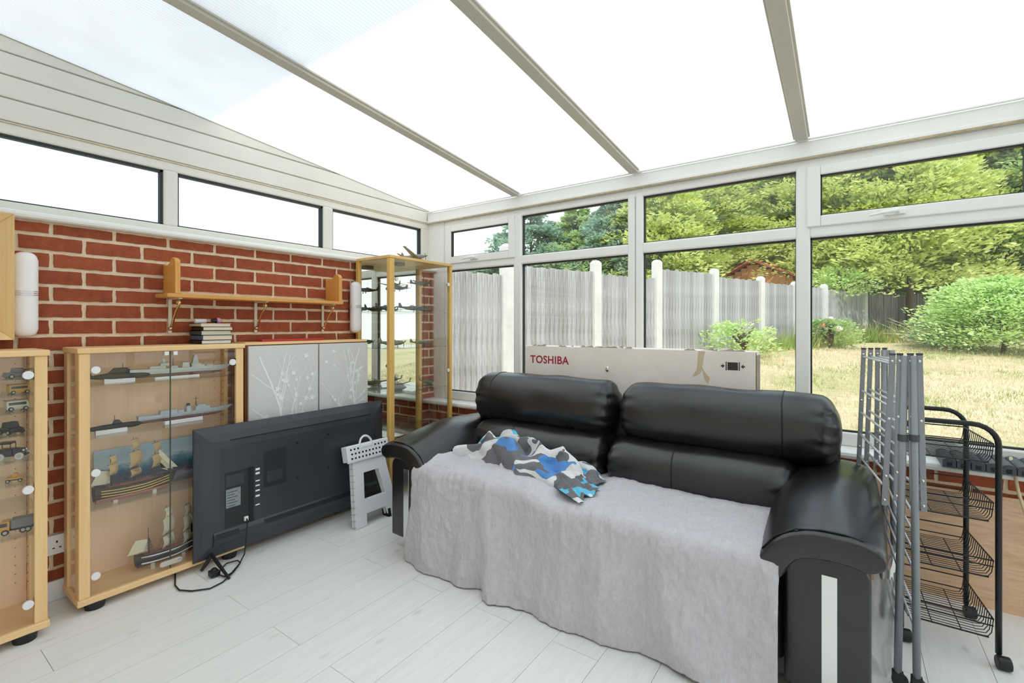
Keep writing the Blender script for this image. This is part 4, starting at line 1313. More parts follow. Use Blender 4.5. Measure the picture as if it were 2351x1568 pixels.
g = NG('mirror'); gl = g.n('ShaderNodeBsdfGlossy'); gl.inputs[0].default_value = (.72, .78, .72, 1); gl.inputs['Roughness'].default_value = .0
g.l(gl.outputs[0], g.out.inputs[0]); MIRROR = g.m
part(MB().box(X0 + .002, X0 + .007, Y0 + .03, Y1 - .03, .07, 1.70), 'mirror_back', MIRROR, t)
for y in (Y0 + .012, Y1 - .016):
    part(MB().box(X0 + .03, X1 - .035, y, y + .004, .07, 1.70), 'side_pane', GLASS_DOOR, t)
ym = (Y0 + Y1) / 2
for ya, yb, yk in ((Y0 + .046, ym - .001, Y0 + .062), (ym + .001, Y1 - .031, Y1 - .045)):
    d_ = part(MB().box(X1 - .014, X1 - .009, ya, yb, .072, 1.698), 'door', GLASS_DOOR, t)
    for z in (1.558, .893, .25):
        k = MB(); disc(k, X1 - .009, yk, z, .014, .010, 18)
        part(k, 'hinge_cap', plain('satin_cap', c(206, 206, 198), .3, .5), d_, bevel=.001, seg=1)
for z in (1.340, 1.081, .768, .47):
    part(MB().box(X0 + .010, X1 - .03, Y0 + .02, Y1 - .02, z - .005, z), 'shelf', GLASS_SHELF, t)
part(MB().box(X0 + .15, X0 + .22, Y0 + .2, Y0 + .27, 1.678, 1.70), 'lamp', plain('lamp_grey', c(120, 124, 112), .5), t, bevel=.004)
cp = MB().tube([(.02, -.065, 1.66), (.02, -.06, 1.5), (.02, -.055, 1.4), (.02, -.062, 1.30), (.02, -.07, 1.2), (.02, -.066, 1.0), (.02, -.07, .8), (.02, -.09, .62)], .0025, 6)
single(cp, 'lamp_cord', BLACK_PL, 'thin black cord hanging down behind the glass cabinet', 'cord', (.02, -.09, .62))

CAMO = plain('camouflage_green', c(132, 142, 118), .6, var=.2, vs=45)
DKG = plain('dark_olive', c(92, 102, 96), .6, var=.15, vs=40)
TANC = plain('desert_tan', c(172, 162, 130), .6, var=.2, vs=40)
PALEG = plain('grey_plane', c(150, 152, 150), .5, var=.1, vs=40)
def plane(label, x, y, z, rz, L=.16, span=.19, mat=CAMO, tilt=0, roll=0, stand=0, thread=0, name='model_plane'):
    t = mparent(name, label, x, y, z, None, rz)
    t.rotation_euler = (roll, tilt, rz)
    r = L * .078
    zf = r + .012
    n = 10
    pts = [(-L / 2 + L * i / n, 0, zf + (.25 * r if i < 3 else 0)) for i in range(n + 1)]
    rs = [r * q for q in (.18, .35, .5, .68, .85, 1, 1.05, 1, .95, .8, .3)]
    lp(t, MB().tube(pts, rs, 10), 'fuselage', mat, smooth=True)
    wm = MB()
    for sd in (-1, 1):
        wm.add([(L * .26, sd * r * .5, zf - r * .4), (L * .02, sd * r * .5, zf - r * .4), (L * .08, sd * span / 2, zf + span * .045), (L * .17, sd * span / 2, zf + span * .045),
                (L * .26, sd * r * .5, zf - r * .75), (L * .02, sd * r * .5, zf - r * .6), (L * .08, sd * span / 2, zf + span * .04), (L * .17, sd * span / 2, zf + span * .04)],
               [(0, 1, 2, 3), (7, 6, 5, 4), (0, 3, 7, 4), (1, 5, 6, 2), (2, 6, 7, 3), (0, 4, 5, 1)])
    lp(t, wm, 'wing', mat)
    tm = MB()
    for sd in (-1, 1):
        tm.prism([(-L * .36, 0), (-L * .48, 0), (-L * .47, sd * span * .19), (-L * .41, sd * span * .19)], 'z', zf + r * .3, zf + r * .45)
    lp(t, tm, 'tailplane', mat)
    lp(t, MB().prism([(-L * .34, zf + r * .3), (-L * .5, zf + r * .3), (-L * .49, zf + r * 2.2), (-L * .43, zf + r * 2.2)], 'y', -.0012, .0012), 'fin', mat)
    lp(t, MB().ball(L * .02, 0, zf + r * .9, L * .09, r * .6, r * .55, 10, 6), 'canopy', plain('canopy_glass', c(170, 190, 196), .15))
    pr = MB()
    for k in range(3):
        a = k * 2.094 + .5
        pr.obox(L * .515, math.cos(a) * .013, zf + math.sin(a) * .013, .0015, .028 if 0 else .006, .028, Matrix.Rotation(a - math.pi / 2, 3, 'X'))
    pr.cyl((L * .49, 0, zf), (L * .535, 0, zf), r * .4, .001, 8)
    lp(t, pr, 'propeller', DKG)
    lg = MB()
    for sd in (-1, 1):
        lg.cyl((L * .14, sd * span * .12, zf - r * .4), (L * .16, sd * span * .12, .004), .0012, .0012, 5).cyl((L * .16, sd * span * .12 - .0015, .005), (L * .16, sd * span * .12 + .0015, .005), .005, .005, 10)
    lg.cyl((-L * .42, 0, zf), (-L * .43, 0, .0), .001, .001, 5)
    lp(t, lg, 'undercarriage', DKG)
    if thread:
        lp(t, MB().tube([(0, 0, zf + r), (0, 0, thread)], .0005, 4), 'thread', GREY_S)
    return t
def helicopter(label, x, y, z, rz, L=.19, mat=TANC):
    t = mparent('model_helicopter', label, x, y, z, 'model helicopters', rz)
    pts = [(-L * .5, 0, .036), (-L * .2, 0, .030), (-L * .05, 0, .027), (L * .12, 0, .025), (L * .28, 0, .024), (L * .38, 0, .022)]
    lp(t, MB().tube(pts, [.003, .006, .015, .018, .016, .005], 12), 'fuselage', mat, smooth=True)
    lp(t, MB().prism([(-L * .46, .036), (-L * .53, .036), (-L * .56, .062), (-L * .52, .062)], 'y', -.0015, .0015), 'tail_fin', mat)
    lp(t, MB().cyl((L * .06, 0, .038), (L * .06, 0, .050), .004, .003, 8), 'mast', DKG)
    rm = MB()
    for a in (.3, .3 + math.pi / 2): rm.obox(L * .06, 0, .050, L * .92, .006, .0012, Matrix.Rotation(a, 3, 'Z'))
    lp(t, rm, 'rotor', DKG)
    tr = MB()
    for a in (.4, 1.97): tr.obox(-L * .54, .004, .058, .03, .001, .003, Matrix.Rotation(a, 3, 'Y'))
    lp(t, tr, 'tail_rotor', DKG)
    sk = MB()
    for sd in (-1, 1):
        sk.tube([(-L * .1, sd * .016, .002), (L * .26, sd * .016, .002)], .002, 6)
        for fx in (0, .2): sk.cyl((fx * L, sd * .016, .002), (fx * L, sd * .009, .016), .0012, .0012, 5)
    lp(t, sk, 'skid', DKG)
HP = math.pi / 2
plane('pale grey model plane tipped up on top of the glass cabinet', .27, -.42, 1.726, .30, .21, .36, PALEG, roll=-.20)
plane('dark model fighter nose-right at the left of the upper glass shelf', .20, -.62, 1.3405, HP + .1, 0.192, 0.190, DKG)
plane('green model fighter in the middle of the upper glass shelf', .26, -.42, 1.3405, HP - .25, 0.216, 0.213, DKG)
plane('camouflaged model fighter at the right of the upper glass shelf', .20, -.255, 1.3405, .35, 0.180, 0.224, CAMO)
plane('green model plane hung nose-left in the top of the glass cabinet', .22, -.50, 1.490, -HP + .2, 0.192, 0.179, DKG, thread=.208)
plane('camouflaged twin-bladed model plane hung facing out in the top of the glass cabinet', .18, -.26, 1.545, .25, 0.180, 0.269, CAMO, thread=.153)
plane('grey-green model plane at the left of the second glass shelf', .22, -.58, 1.0815, HP + .05, 0.240, 0.213, CAMO)
plane('small green model plane at the right of the second glass shelf', .20, -.27, 1.0815, .7, 0.168, 0.224, CAMO)
helicopter('dark grey model helicopter at the front of the third glass shelf', .29, -.60, .7685, HP - .1, .24, PALEG)
helicopter('tan model helicopter behind the grey one on the third glass shelf', .17, -.46, .7685, -HP + .15, .24, TANC)
helicopter('small green model helicopter at the right of the third glass shelf', .22, -.22, .7685, .1, .15, CAMO)
# ================================================================== TELEVISION AND STEP STOOL
g = NG('tv_plastic')
v = g.coord()
TVM = g.pbr(g.ramp(g.noise(v, 3, 2), [(.3, c(50, 53, 60)), (.7, c(60, 63, 70))]), .38, 0, g.bump(g.noise(v, 260, 2), .12, .001))
TVD = plain('tv_recess', c(34, 36, 40), .5)
t = thing('television', 'large black flat television seen from behind, standing on splayed feet', 'television', (.29, -1.29, 0))
ty0, ty1, tz0, tz1 = -1.878, -.706, .052, .718
m = MB()
def rect(x, i, iz=None):
    iz = i if iz is None else iz
    return [(x, ty0 + i, tz0 + iz), (x, ty1 - i, tz0 + iz), (x, ty1 - i, tz1 - iz), (x, ty0 + i, tz1 - iz)]
rings = [rect(.266, 0), rect(.272, 0), rect(.276, .003), rect(.290, .035), rect(.300, .075), rect(.304, .11)]
vs = [p for r_ in rings for p in r_]
fs = [(0, 1, 2, 3), tuple(len(vs) - 4 + j for j in range(4))]
for q in range(len(rings) - 1):
    fs += [(q * 4 + j, q * 4 + (j + 1) % 4, q * 4 + 4 + (j + 1) % 4, q * 4 + 4 + j) for j in range(4)]
m.add(vs, fs)
body = part(m, 'back_shell', TVM, t)
part(MB().box(.264, .2675, ty0, ty1, tz0, tz1), 'screen', plain('screen_black', c(12, 12, 14), .15), t)
part(MB().prism([(.286, .10), (.303, .115), (.318, .150), (.318, .165), (.303, .185)], 'y', -1.80, -.78), 'lower_bulge', TVM, t, bevel=.002)
vt = MB()
for k in range(5):
    zc = .150 + k * .006
    vt.box(.3178, .3186, -1.55, -.86, zc, zc + .0028)
for k in range(5):
    vt.box(.3178, .3186, -1.795, -1.68, .150 + k * .006, .1528 + k * .006)
part(vt, 'vent_slots', DARK, t)
part(MB().box(.3035, .3046, -1.72, -.83, .640, .645), 'groove', DARK, t)
part(MB().box(.3035, .3049, -1.745, -1.625, .19, .475), 'port_panel', TVD, t)
part(MB().box(.304, .306, -1.628, -1.600, .185, .478), 'port_slot', DARK, t)
part(MB().box(.3048, .3055, -1.740, -1.668, .292, .388), 'rating_label', plain('silver_label', c(150, 158, 158), .4, .2, var=.12, vs=60), t)
lb = MB()
for k in range(6): lb.box(.3055, .3058, -1.734, -1.734 + (.05 if k % 2 else .036), .300 + k * .014, .303 + k * .014)
part(lb, 'label_print', TVD, t)
part(MB().box(.3048, .3052, -1.74, -1.65, .40, .46), 'warning_panel', TVM, t)
for z0, z1 in ((.452, .463), (.430, .441), (.392, .398), (.366, .373), (.338, .346), (.308, .318), (.262, .268)):
    part(MB().box(.3042, .3052, -1.590, -1.568, z0, z1), 'port_marking', WHITE_PL, t)
part(MB().box(.3042, .3056, -1.545, -1.420, .345, .545), 'cover_plate', TVD, t, bevel=.001)
part(MB().box(.3056, .309, -1.53, -1.44, .372, .43), 'joystick_cover', TVM, t, bevel=.002)
for y, z in ((-1.352, .556), (-1.150, .566), (-1.352, .352), (-1.150, .360)):
    part(MB().cyl((.3035, y, z), (.3052, y, z), .008, .008, 14), 'mount_hole', DARK, t)
part(MB().box(.304, .316, -1.652, -1.632, .20, .222), 'plug', WHITE_PL, t, bevel=.002)
for y in (-1.80, -.80):
    f_ = MB()
    f_.tube([(.285, y, .075), (.34, y + .002, .05), (.465, y + .004, .006)], [.010, .010, .007], 6)
    f_.tube([(.288, y, .075), (.283, y - .02, .04), (.278, y - .045, .008)], [.010, .010, .007], 6)
    part(f_, 'foot', BLACK_PL, t)
cb = MB().tube([(.318, -1.642, .212), (.335, -1.648, .19), (.335, -1.655, .10), (.34, -1.665, .04), (.36, -1.70, .006), (.42, -1.765, .006), (.43, -1.80, .006), (.40, -1.815, .012), (.36, -1.79, .016), (.31, -1.74, .012), (.32, -1.69, .010), (.37, -1.70, .016),
               (.43, -1.76, .012), (.475, -1.83, .006), (.486, -1.89, .006), (.44, -1.948, .006), (.385, -1.978, .006), (.32, -1.973, .006), (.20, -1.93, .006)], .0035, 7)
single(cb, 'power_cable', BLACK_PL, 'black power cable trailing from the television over the floor', 'cable', (.42, -1.80, .0), smooth=True)
pg = MB().box(.35, .395, -1.845, -1.805, .004, .03).cyl((.372, -1.825, .028), (.372, -1.825, .042), .017, .010, 12)
single(pg, 'mains_plug', BLACK_PL, 'black mains plug lying in the coiled cable by the television foot', 'plug', bevel=.004)

# ---- folded step stool leaning on the television
STW = plain('stool_white', c(238, 240, 243), .35, var=.01)
t = thing('step_stool', 'folded white plastic step stool with black anti-slip dots leaning on the television', 'stool', (.49, -.97, 0))
LEAN = -.24
SX, SY0 = .492, -1.090
Mst = Matrix.Translation((SX, 0, 0)) @ Matrix.Rotation(LEAN, 4, 'Y')
def sp(mb): return mb.xf(Mst)
# legs: a tapering panel with an opening and a cut-out at the foot; (y, h)
def legpanel(x0, x1, dy=0):
    y0, y1 = SY0 + dy, -.755 + dy
    m = MB()
    o = [(y0, 0), (y0 + .082, 0), (y0 + .092, .07), (y1 - .092, .07), (y1 - .082, 0), (y1, 0), (y1 - .045, .40), (y0 + .045, .40)]
    h = [(y0 + .090, .155), (y1 - .080, .155), (y1 - .108, .315), (y0 + .112, .315)]
    # ring of quads around the opening
    def pt(q, x): return (x, q[0], q[1])
    for x in (x0, x1):
        b = len(m.v)
        m.v += [pt(q, x) for q in o] + [pt(q, x) for q in h]
        O = lambda i: b + i
        Hh = lambda i: b + 8 + i
        m.f += [(O(0), O(1), O(2)), (O(0), O(2), Hh(0)), (O(0), Hh(0), Hh(3), O(7)), (O(2), O(3), Hh(1), Hh(0)), (O(3), O(4), O(5)), (O(3), O(5), Hh(1)), (O(5), O(6), Hh(2), Hh(1)), (O(6), O(7), Hh(3), Hh(2))]
    for i in range(8): m.f.append((i, (i + 1) % 8, 12 + (i + 1) % 8, 12 + i))
    for i in range(4): m.f.append((8 + i, 8 + (i + 1) % 4, 20 + (i + 1) % 4, 20 + i))
    return m
part(sp(legpanel(-.008, .010)), 'leg_panel', STW, t, bevel=.003)
part(sp(legpanel(-.034, -.014)), 'rear_leg_panel', STW, t, bevel=.003)
hg = MB()
for k in range(10):
    hg.box(-.030, .0106, SY0 - .003 + k * .0046, SY0 + .006 + k * .0046, .01 + k * .038, .012 + k * .038)
part(sp(hg), 'hinge_lines', plain('stool_grey', c(176, 178, 182), .5), t)  # hinge lines in a plain grey, darker than the panels
tp = part(sp(MB().box(.010, .028, SY0 + .000, -.765, .392, .497)), 'step', STW, t, bevel=.006)
part(sp(MB().box(-.036, .006, SY0 + .004, -.769, .400, .497)), 'rear_step', STW, t, bevel=.006)
for r_ in range(3):
    for k in range(11):
        if r_ == 2 and 3 <= k <= 6: continue
        y = SY0 + .030 + k * .0265 + (.004 if r_ % 2 else 0)
        part(sp(MB().cyl((.027, y, .417 + r_ * .0275), (.0300, y, .417 + r_ * .0275), .0062, .0062, 10)), 'grip_dot', BLACK_PL, tp)
hy = SY0 + .030 + 4.5 * .0265
ha = [(.022, hy + .048 * math.cos(a), .478 + .062 * math.sin(a)) for a in [i * math.pi / 12 for i in range(13)]]
part(sp(MB().tube(ha, .007, 8)), 'handle', STW, tp, smooth=True)
part(sp(MB().prism([(hy - .048, .468), (hy + .048, .468), (hy + .040, .490), (hy - .040, .490)], 'x', .020, .031)), 'handle_plate', STW, tp, bevel=.003)
part(sp(MB().box(-.05, .012, -.84, -.82, .0, .05).xf(Matrix.Translation((-.0, 0, 0)))), 'brace', BLACK_PL, t)

# ================================================================== SOFA
g = NG('black_leather')
v = g.coord()
n1 = g.noise(v, 190, 3, .6)
n2 = g.noise(v, 7, 4, .6, .6)
ad2 = g.n('ShaderNodeMath', operation='MULTIPLY_ADD'); ad2.inputs[1].default_value = .10
g.l(n1, ad2.inputs[0]); g.l(n2, ad2.inputs[2])
LEATHER = g.pbr(g.ramp(n2, [(.3, c(16, 15, 16)), (.7, c(26, 25, 26))]), g.ramp(n2, [(.3, (.27, .27, .27, 1)), (.7, (.36, .36, .36, 1))]), 0, g.bump(ad2.outputs[0], .22, .006), spec=.8)
for n_ in LEATHER.node_tree.nodes:
    if n_.type == 'BSDF_PRINCIPLED': n_.inputs['IOR'].default_value = 1.5
t = thing('sofa', 'black leather two-seater sofa with chrome strips on padded arms', 'sofa', (1.9, -.65, 0))
part(MB().box(.86, 2.94, -1.05, -.28, .05, .20), 'base', LEATHER, t, bevel=.01)
part(MB().box(.90, 2.90, -.40, -.232, .06, .80), 'back_frame', LEATHER, t, bevel=.02)
def wr(sx, seed, amp, edges=None):
    def fn(p, q):
        # puffed leather with gathers towards the ends
        b = (1 - q[0] ** 4)
        n = noise.noise(Vector((p.x * 5 + seed, p.y * 7, p.z * 7)))
        gth = max(0, abs(q[0]) - .72) / .28
        w_ = math.sin(p.z * 95 + 3 * noise.noise(Vector((p.x * 9, p.z * 9, seed)))) * gth * .007
        k = p.copy()
        f = 1 - .10 * abs(q[0]) ** 6
        k.z *= f; k.y *= (1 - .12 * abs(q[0]) ** 5)
        k += Vector((0, n * amp + w_, n * amp * .7))
        return k
    return fn
HCM = {}
def hc(cx, sx, sd):
    m = rbox(cx, -.405, .770, sx, .31, .330, (.08, .145, .15), 44, wr(1, sd, .012))
    HCM[sd] = m.mp
    return m
def seam(parent, mp, q0, lo=-1):
    pts = []
    for k in range(13): pts.append(mp((q0, .3 - 1.3 * k / 12, 1)))
    for k in range(1, 22): pts.append(mp((q0 + .015 * math.sin(k * .15), -1, 1 - (1 - lo) * k / 21)))
    part(MB().tube(pts, .0032, 6), 'seam', LS, parent, smooth=True)
LS = plain('leather_seam', c(12, 12, 13), .5)
# seats
part(rbox(1.475, -.80, .345, .865, .62, .26, (.06, .08, .09), 18, wr(1, 1, .006)), 'seat_cushion', LEATHER, t, smooth=True, weld=.0005)
part(rbox(2.335, -.80, .345, .845, .62, .26, (.06, .08, .09), 18, wr(1, 2, .006)), 'seat_cushion', LEATHER, t, smooth=True, weld=.0005)
part(rbox(1.90, -.98, .23, 1.72, .17, .30, (.03, .05, .05), 14), 'front_rail', LEATHER, t, smooth=True, weld=.0005)
# lower back rolls
for cx, sx, sd, q0 in ((1.462, .885, 3, -.30), (2.33, .86, 4, -.18)):
    m = rbox(cx, -.505, .525, sx, .34, .27, (.06, .14, .12), 40, wr(1, sd, .010))
    seam(part(m, 'lumbar_cushion', LEATHER, t, smooth=True, weld=.0005), m.mp, q0)
# head rolls
LS = plain('leather_seam', c(12, 12, 13), .5)
for cx, sx, sd in ((1.415, .975, 5), (2.412, .990, 6)):
    ho = part(rbox(cx, -.405, .770, sx, .31, .330, (.08, .145, .15), 44, wr(1, sd, .012)) if 0 else hc(cx, sx, sd), 'head_cushion', LEATHER, t, smooth=True, weld=.0005)
    seam(ho, HCM[sd], -.66 if sd == 5 else .56)
# arms
def arm(xa, xb, inner):
    """xa..xb: outer to inner side of the arm; inner = +1 when the seat lies towards +x"""
    lo, hi = min(xa, xb), max(xa, xb)
    pm = MB()
    prof = []
    r = .05
    for (cx, a0, a1) in ((hi - r, 0, 90), (lo + r, 90, 180)):
        for k in range(6):
            a = math.radians(a0 + (a1 - a0) * k / 5)
            prof.append((cx + r * math.cos(a), .50 - r + r * math.sin(a)))
    prof += [(lo, .06), (hi, .06)]
    pm.prism(prof, 'y', -1.088, -.26)
    ao = part(pm, 'arm', LEATHER, t, bevel=.012, seg=3, smooth=True, ang=40)
    xc = lo + (hi - lo) * .54
    part(MB().box(xc - .021, xc + .021, -1.0925, -1.080, .055, .446), 'chrome_strip', CHROME, ao, bevel=.002)
    part(MB().box(lo + .03, hi - .03, -1.07, -.30, .0, .055), 'chrome_foot', CHROME, ao, bevel=.003)
    # padded top: a thick leather cushion that rolls down towards the seat
    mid = [(-.122, .012), (-.09, .024), (-.05, .030), (.0, .030), (.06, .020), (.105, -.008), (.135, -.050), (.150, -.085)]
    def S_(k, off):
        p = mid[k]
        a = mid[max(0, k - 1)]; b = mid[min(len(mid) - 1, k + 1)]
        d = Vector((b[0] - a[0], b[1] - a[1])).normalized()
        nn = Vector((-d.y, d.x))
        return Vector(p) + nn * off
    th = .044
    up = [S_(k, th) for k in range(len(mid))]
    dn = [S_(k, -th) for k in range(len(mid))]
    endp = [Vector(mid[-1]) + Vector((.03, -.030)), Vector(mid[-1]) + Vector((.0, -.052))]
    stp = [Vector(mid[0]) + Vector((-.038, -.018)), Vector(mid[0]) + Vector((-.038, .02))]
    ring = stp[1:] + up + endp + dn[::-1] + stp[:1]
    # densify and round
    for _ in range(2):
        rr = []
        for i in range(len(ring)):
            a, b = ring[i], ring[(i + 1) % len(ring)]
            rr += [a * .75 + b * .25, a * .25 + b * .75]
        ring = rr
    cen = sum(ring, Vector((0, 0))) / len(ring)
    cx0 = (lo + hi) / 2
    secs = [(-1.135, .55), (-1.133, .80), (-1.125, .92), (-1.108, 1.0), (-1.04, 1.03), (-.9, 1.04), (-.7, 1.03), (-.5, 1.0), (-.36, .97), (-.30, .9), (-.27, .7)]
    zl = lambda y: .520 + (.05 * smooth((y + 1.14) / .5)) + .012 * math.sin((y + 1.1) * 4)
    mb = MB()
    n = len(ring)
    fine = []
    for i in range(len(secs) - 1):
        for k in range(3):
            f_ = k / 3
            fine.append((secs[i][0] * (1 - f_) + secs[i + 1][0] * f_, secs[i][1] * (1 - f_) + secs[i + 1][1] * f_))
    fine.append(secs[-1])
    for (y, s_) in fine:
        for q in ring:
            # thickness shrinks at the ends about the centre line rather than about the centroid
            ci = min(range(len(mid)), key=lambda k: (Vector(mid[k]) - q).length)
            c_ = Vector(mid[ci])
            p = c_ + (q - c_) * s_
            wv = .004 * noise.noise(Vector((p.x * 14, y * 7, 3 + p.y * 9)))
            mb.v.append((cx0 + inner * (p.x + .005), y, zl(y) + p.y + wv))
    for j in range(len(fine) - 1):
        for i in range(n):
            mb.f.append((j * n + i, j * n + (i + 1) % n, (j + 1) * n + (i + 1) % n, (j + 1) * n + i))
    mb.f += [tuple(range(n)), tuple((len(fine) - 1) * n + i for i in range(n - 1, -1, -1))]
    po = part(mb, 'arm_pad', LEATHER, t, smooth=True)
    sm_ = MB()
    j = 8
    y, s_ = -1.112, 1.012
    pts = []
    for k in range(1, len(mid) - 1):
        p = S_(k, th * .985)
        pts.append((cx0 + inner * (p.x + .005), y, zl(y) + p.y + .0005))
    sm_.tube(pts, .0028, 6)
    part(sm_, 'piping', LS, po, smooth=True)
arm(.815, 1.045, 1)
arm(2.985, 2.752, -1)

# ---- grey throw over the seat
g = NG('grey_throw')
v = g.coord()
n1 = g.noise(g.coord((1.6, 1, .8)), 30, 4, .6, 1.6)
n2 = g.noise(g.coord((1.6, 1, .6)), 95, 3, .6)
ad3 = g.n('ShaderNodeMath', operation='MULTIPLY_ADD'); ad3.inputs[1].default_value = .35
g.l(n2, ad3.inputs[0]); g.l(n1, ad3.inputs[2])
THROW = g.pbr(g.ramp(n1, [(.3, c(198, 195, 200)), (.7, c(210, 207, 212))]), .9, 0, g.bump(ad3.outputs[0], .7, .007), spec=.15)
TX0, TX1 = 1.045, 2.742
def throw_pt(u, v):
    x = TX0 + (TX1 - TX0) * u
    # profile length: seat .50, round .12, hang .48, spread .0
    s = v * 1.13
    yb = -.60 - .04 * math.sin(u * 9) - .03 * math.sin(u * 4 + 1)
    top = .492 + .016 * math.sin(u * 5.2 + .4) - .03 * math.exp(-((u - .50) / .05) ** 2)
    yf = -1.095
    seat = yf - yb          # negative
    Ls = -seat
    zfloor = .006 + .03 * smooth((u - .72) / .28)
    if s < Ls:
        y = yb - s; z = top
        z += .006 * fbm((x * 6, y * 6, 1)) + .005 * fbm((x * 24, y * 17, 5)) + .0025 * fbm((x * 60, y * 45, 6))
        nx = 0
    else:
        q = s - Ls
        r = .055
        arc = r * math.pi / 2
        hang = (1.13 - Ls - arc)
        if q < arc:
            a = q / r
            y = yf - r * math.sin(a); z = top - r * (1 - math.cos(a))
            f = q / arc * .25
        else:
            h = (q - arc) / hang
            z0 = top - r
            z = z0 + (zfloor - z0) * h
            y = yf - r - .03 * h
            f = .25 + .75 * h
        # vertical folds, deepest near the hem
        fold = .030 * math.sin(x * 10.5 + 1.2 * fbm((x * 2, z * 2, 0)) * 3) + .034 * fbm((x * 7, z * 1.5, 2)) + .055 * math.exp(-((x - 1.58 - .07 * (f - .5)) / .06) ** 2) + .03 * math.exp(-((x - 1.82) / .05) ** 2) * (-1)
        y -= fold * f + .009 * fbm((x * 16, z * 8, 4)) + .006 * fbm((x * 38, z * 16, 9)) + .004 * fbm((x * 70, z * 40, 3))
        y -= .03 * f * smooth((1.35 - x) / .3)
    # the left edge runs a little way up the arm, the right edge hangs straight
    lift = smooth((1.16 - x) / .11)
    if s < Ls + .05: z += lift * .05 * smooth((Ls + .05 - s) / .2)
    x += .012 * fbm((z * 5, y * 5, 7)) * (1 - abs(2 * u - 1)) + (-.02 * smooth((s - .6) / .5) * (1 - u) if s > .6 else 0)
    z = max(z, .004)
    return (x, y, z)
tm_ = MB().grid(throw_pt, 260, 180)
th_ = single(tm_, 'throw_cloth', THROW, 'crinkled grey throw spread over the sofa seat and down to the floor', 'throw', (1.9, -.95, 0.004), smooth=True)
sol = th_.modifiers.new('thickness', 'SOLIDIFY'); sol.thickness = .003; sol.offset = 1

# ---- bunched fleece blanket on the seat
g = NG('fleece_pattern')
v = g.coord((1, 1, 1))
nv = g.noise(v, 5, 2)
vm = g.n('ShaderNodeVectorMath', operation='MULTIPLY_ADD')
vm.inputs[1].default_value = (.25, .25, .25)
tcn = g.n('ShaderNodeTexNoise'); tcn.inputs['Scale'].default_value = 4; g.l(v, tcn.inputs['Vector'])
g.l(tcn.outputs['Color'], vm.inputs[0]); g.l(v, vm.inputs[2])
mpp = g.n('ShaderNodeMapping'); mpp.inputs['Scale'].default_value = (6, 17, 14); mpp.inputs['Rotation'].default_value = (0, 0, .35)
g.l(vm.outputs[0], mpp.inputs[0])
vo = g.n('ShaderNodeTexVoronoi', distance='CHEBYCHEV'); vo.inputs['Scale'].default_value = 1.0
g.l(mpp.outputs[0], vo.inputs['Vector'])
sv = g.n('ShaderNodeSeparateColor'); g.l(vo.outputs['Color'], sv.inputs[0])
fc = g.ramp(sv.outputs[0], [(0, c(236, 236, 236)), (.28, c(104, 104, 108)), (.50, c(96, 204, 236)), (.60, c(226, 226, 226)), (.76, c(80, 148, 220)), (.84, c(112, 112, 116))], 'CONSTANT')
fuzz = g.noise(v, 260, 3)
FLEECE = g.pbr(g.mix(.12, fc, g.ramp(fuzz, [(.3, c(70, 70, 74)), (.7, c(250, 250, 250))])), .95, 0, g.bump(fuzz, .5, .004), spec=.05)
def blanket_pt(u, v):
    a, b = 2 * u - 1, 2 * v - 1
    # elongated heap, long axis from the back left to the front right
    L, W = .43, .165
    ax = Vector((.92, -.16)); ay = Vector((.22, .97))
    w_ = W * (1 - .35 * abs(a) ** 3) * (1 + .25 * fbm((a * 3, 1, 0)))
    px = Vector((1.56, -.80)) + ax * (a * L) + ay * (b * w_)
    h = max(0, 1 - abs(b) ** 2.6) * max(0, 1 - abs(a) ** 5)
    z = .492 + .112 * h * (1 - .25 * a) +   .036 * math.sin(b * 8 + a * 3 + 2 * fbm((a * 2, b * 2, 3))) * h + .020 * fbm((a * 5, b * 5, 8)) * h + .016 * math.sin(a * 13 + b * 5) * h
    e_ = .02 * fbm((a * 6, b * 6, 5))
    return (px.x + e_, px.y + .02 * fbm((a * 6, b * 6, 6)), z)
bm_ = MB().grid(blanket_pt, 70, 46)
# folded tongue hanging at the front right and a blue roll at the left
def tongue(u, v):
    a, b = u, 2 * v - 1
    x = 1.84 + .17 * a + .01 * math.sin(b * 6); y = -.90 - .11 * a + b * .11
    return (x, y, .492 + .035 * (1 - a) * (1 - abs(b) ** 3) + .010 * math.sin(b * 9 + a * 4) * (1 - abs(b) ** 3) + .008)
bm_.grid(tongue, 20, 20)
def roll(u, v):
    a = v * 2 * math.pi
    r = .040 * (1 - .3 * u) * (1 + .15 * math.sin(3 * a + u * 5))
    return (1.13 + .20 * u + .02 * math.cos(a), -.86 + .10 * u + r * math.cos(a), .525 + .02 * u + r * math.sin(a))
bm_.grid(roll, 14, 16)
single(bm_, 'fleece_blanket', FLEECE, 'bunched blue, grey and white patterned fleece blanket on the grey throw', 'blanket', (1.56, -.80, .495), smooth=True)
tg = MB().tube([(1.16, -.64, .57), (1.15, -.63, .60), (1.165, -.625, .625), (1.185, -.63, .61), (1.20, -.64, .585), (1.215, -.64, .60), (1.22, -.65, .56)], .007, 7, flat=.4)
single(tg, 'white_tape_loop', plain('white_tape', c(226, 224, 228), .8), 'twisted white tape loop behind the fleece blanket', 'tape', (1.19, -.63, .56), smooth=True)

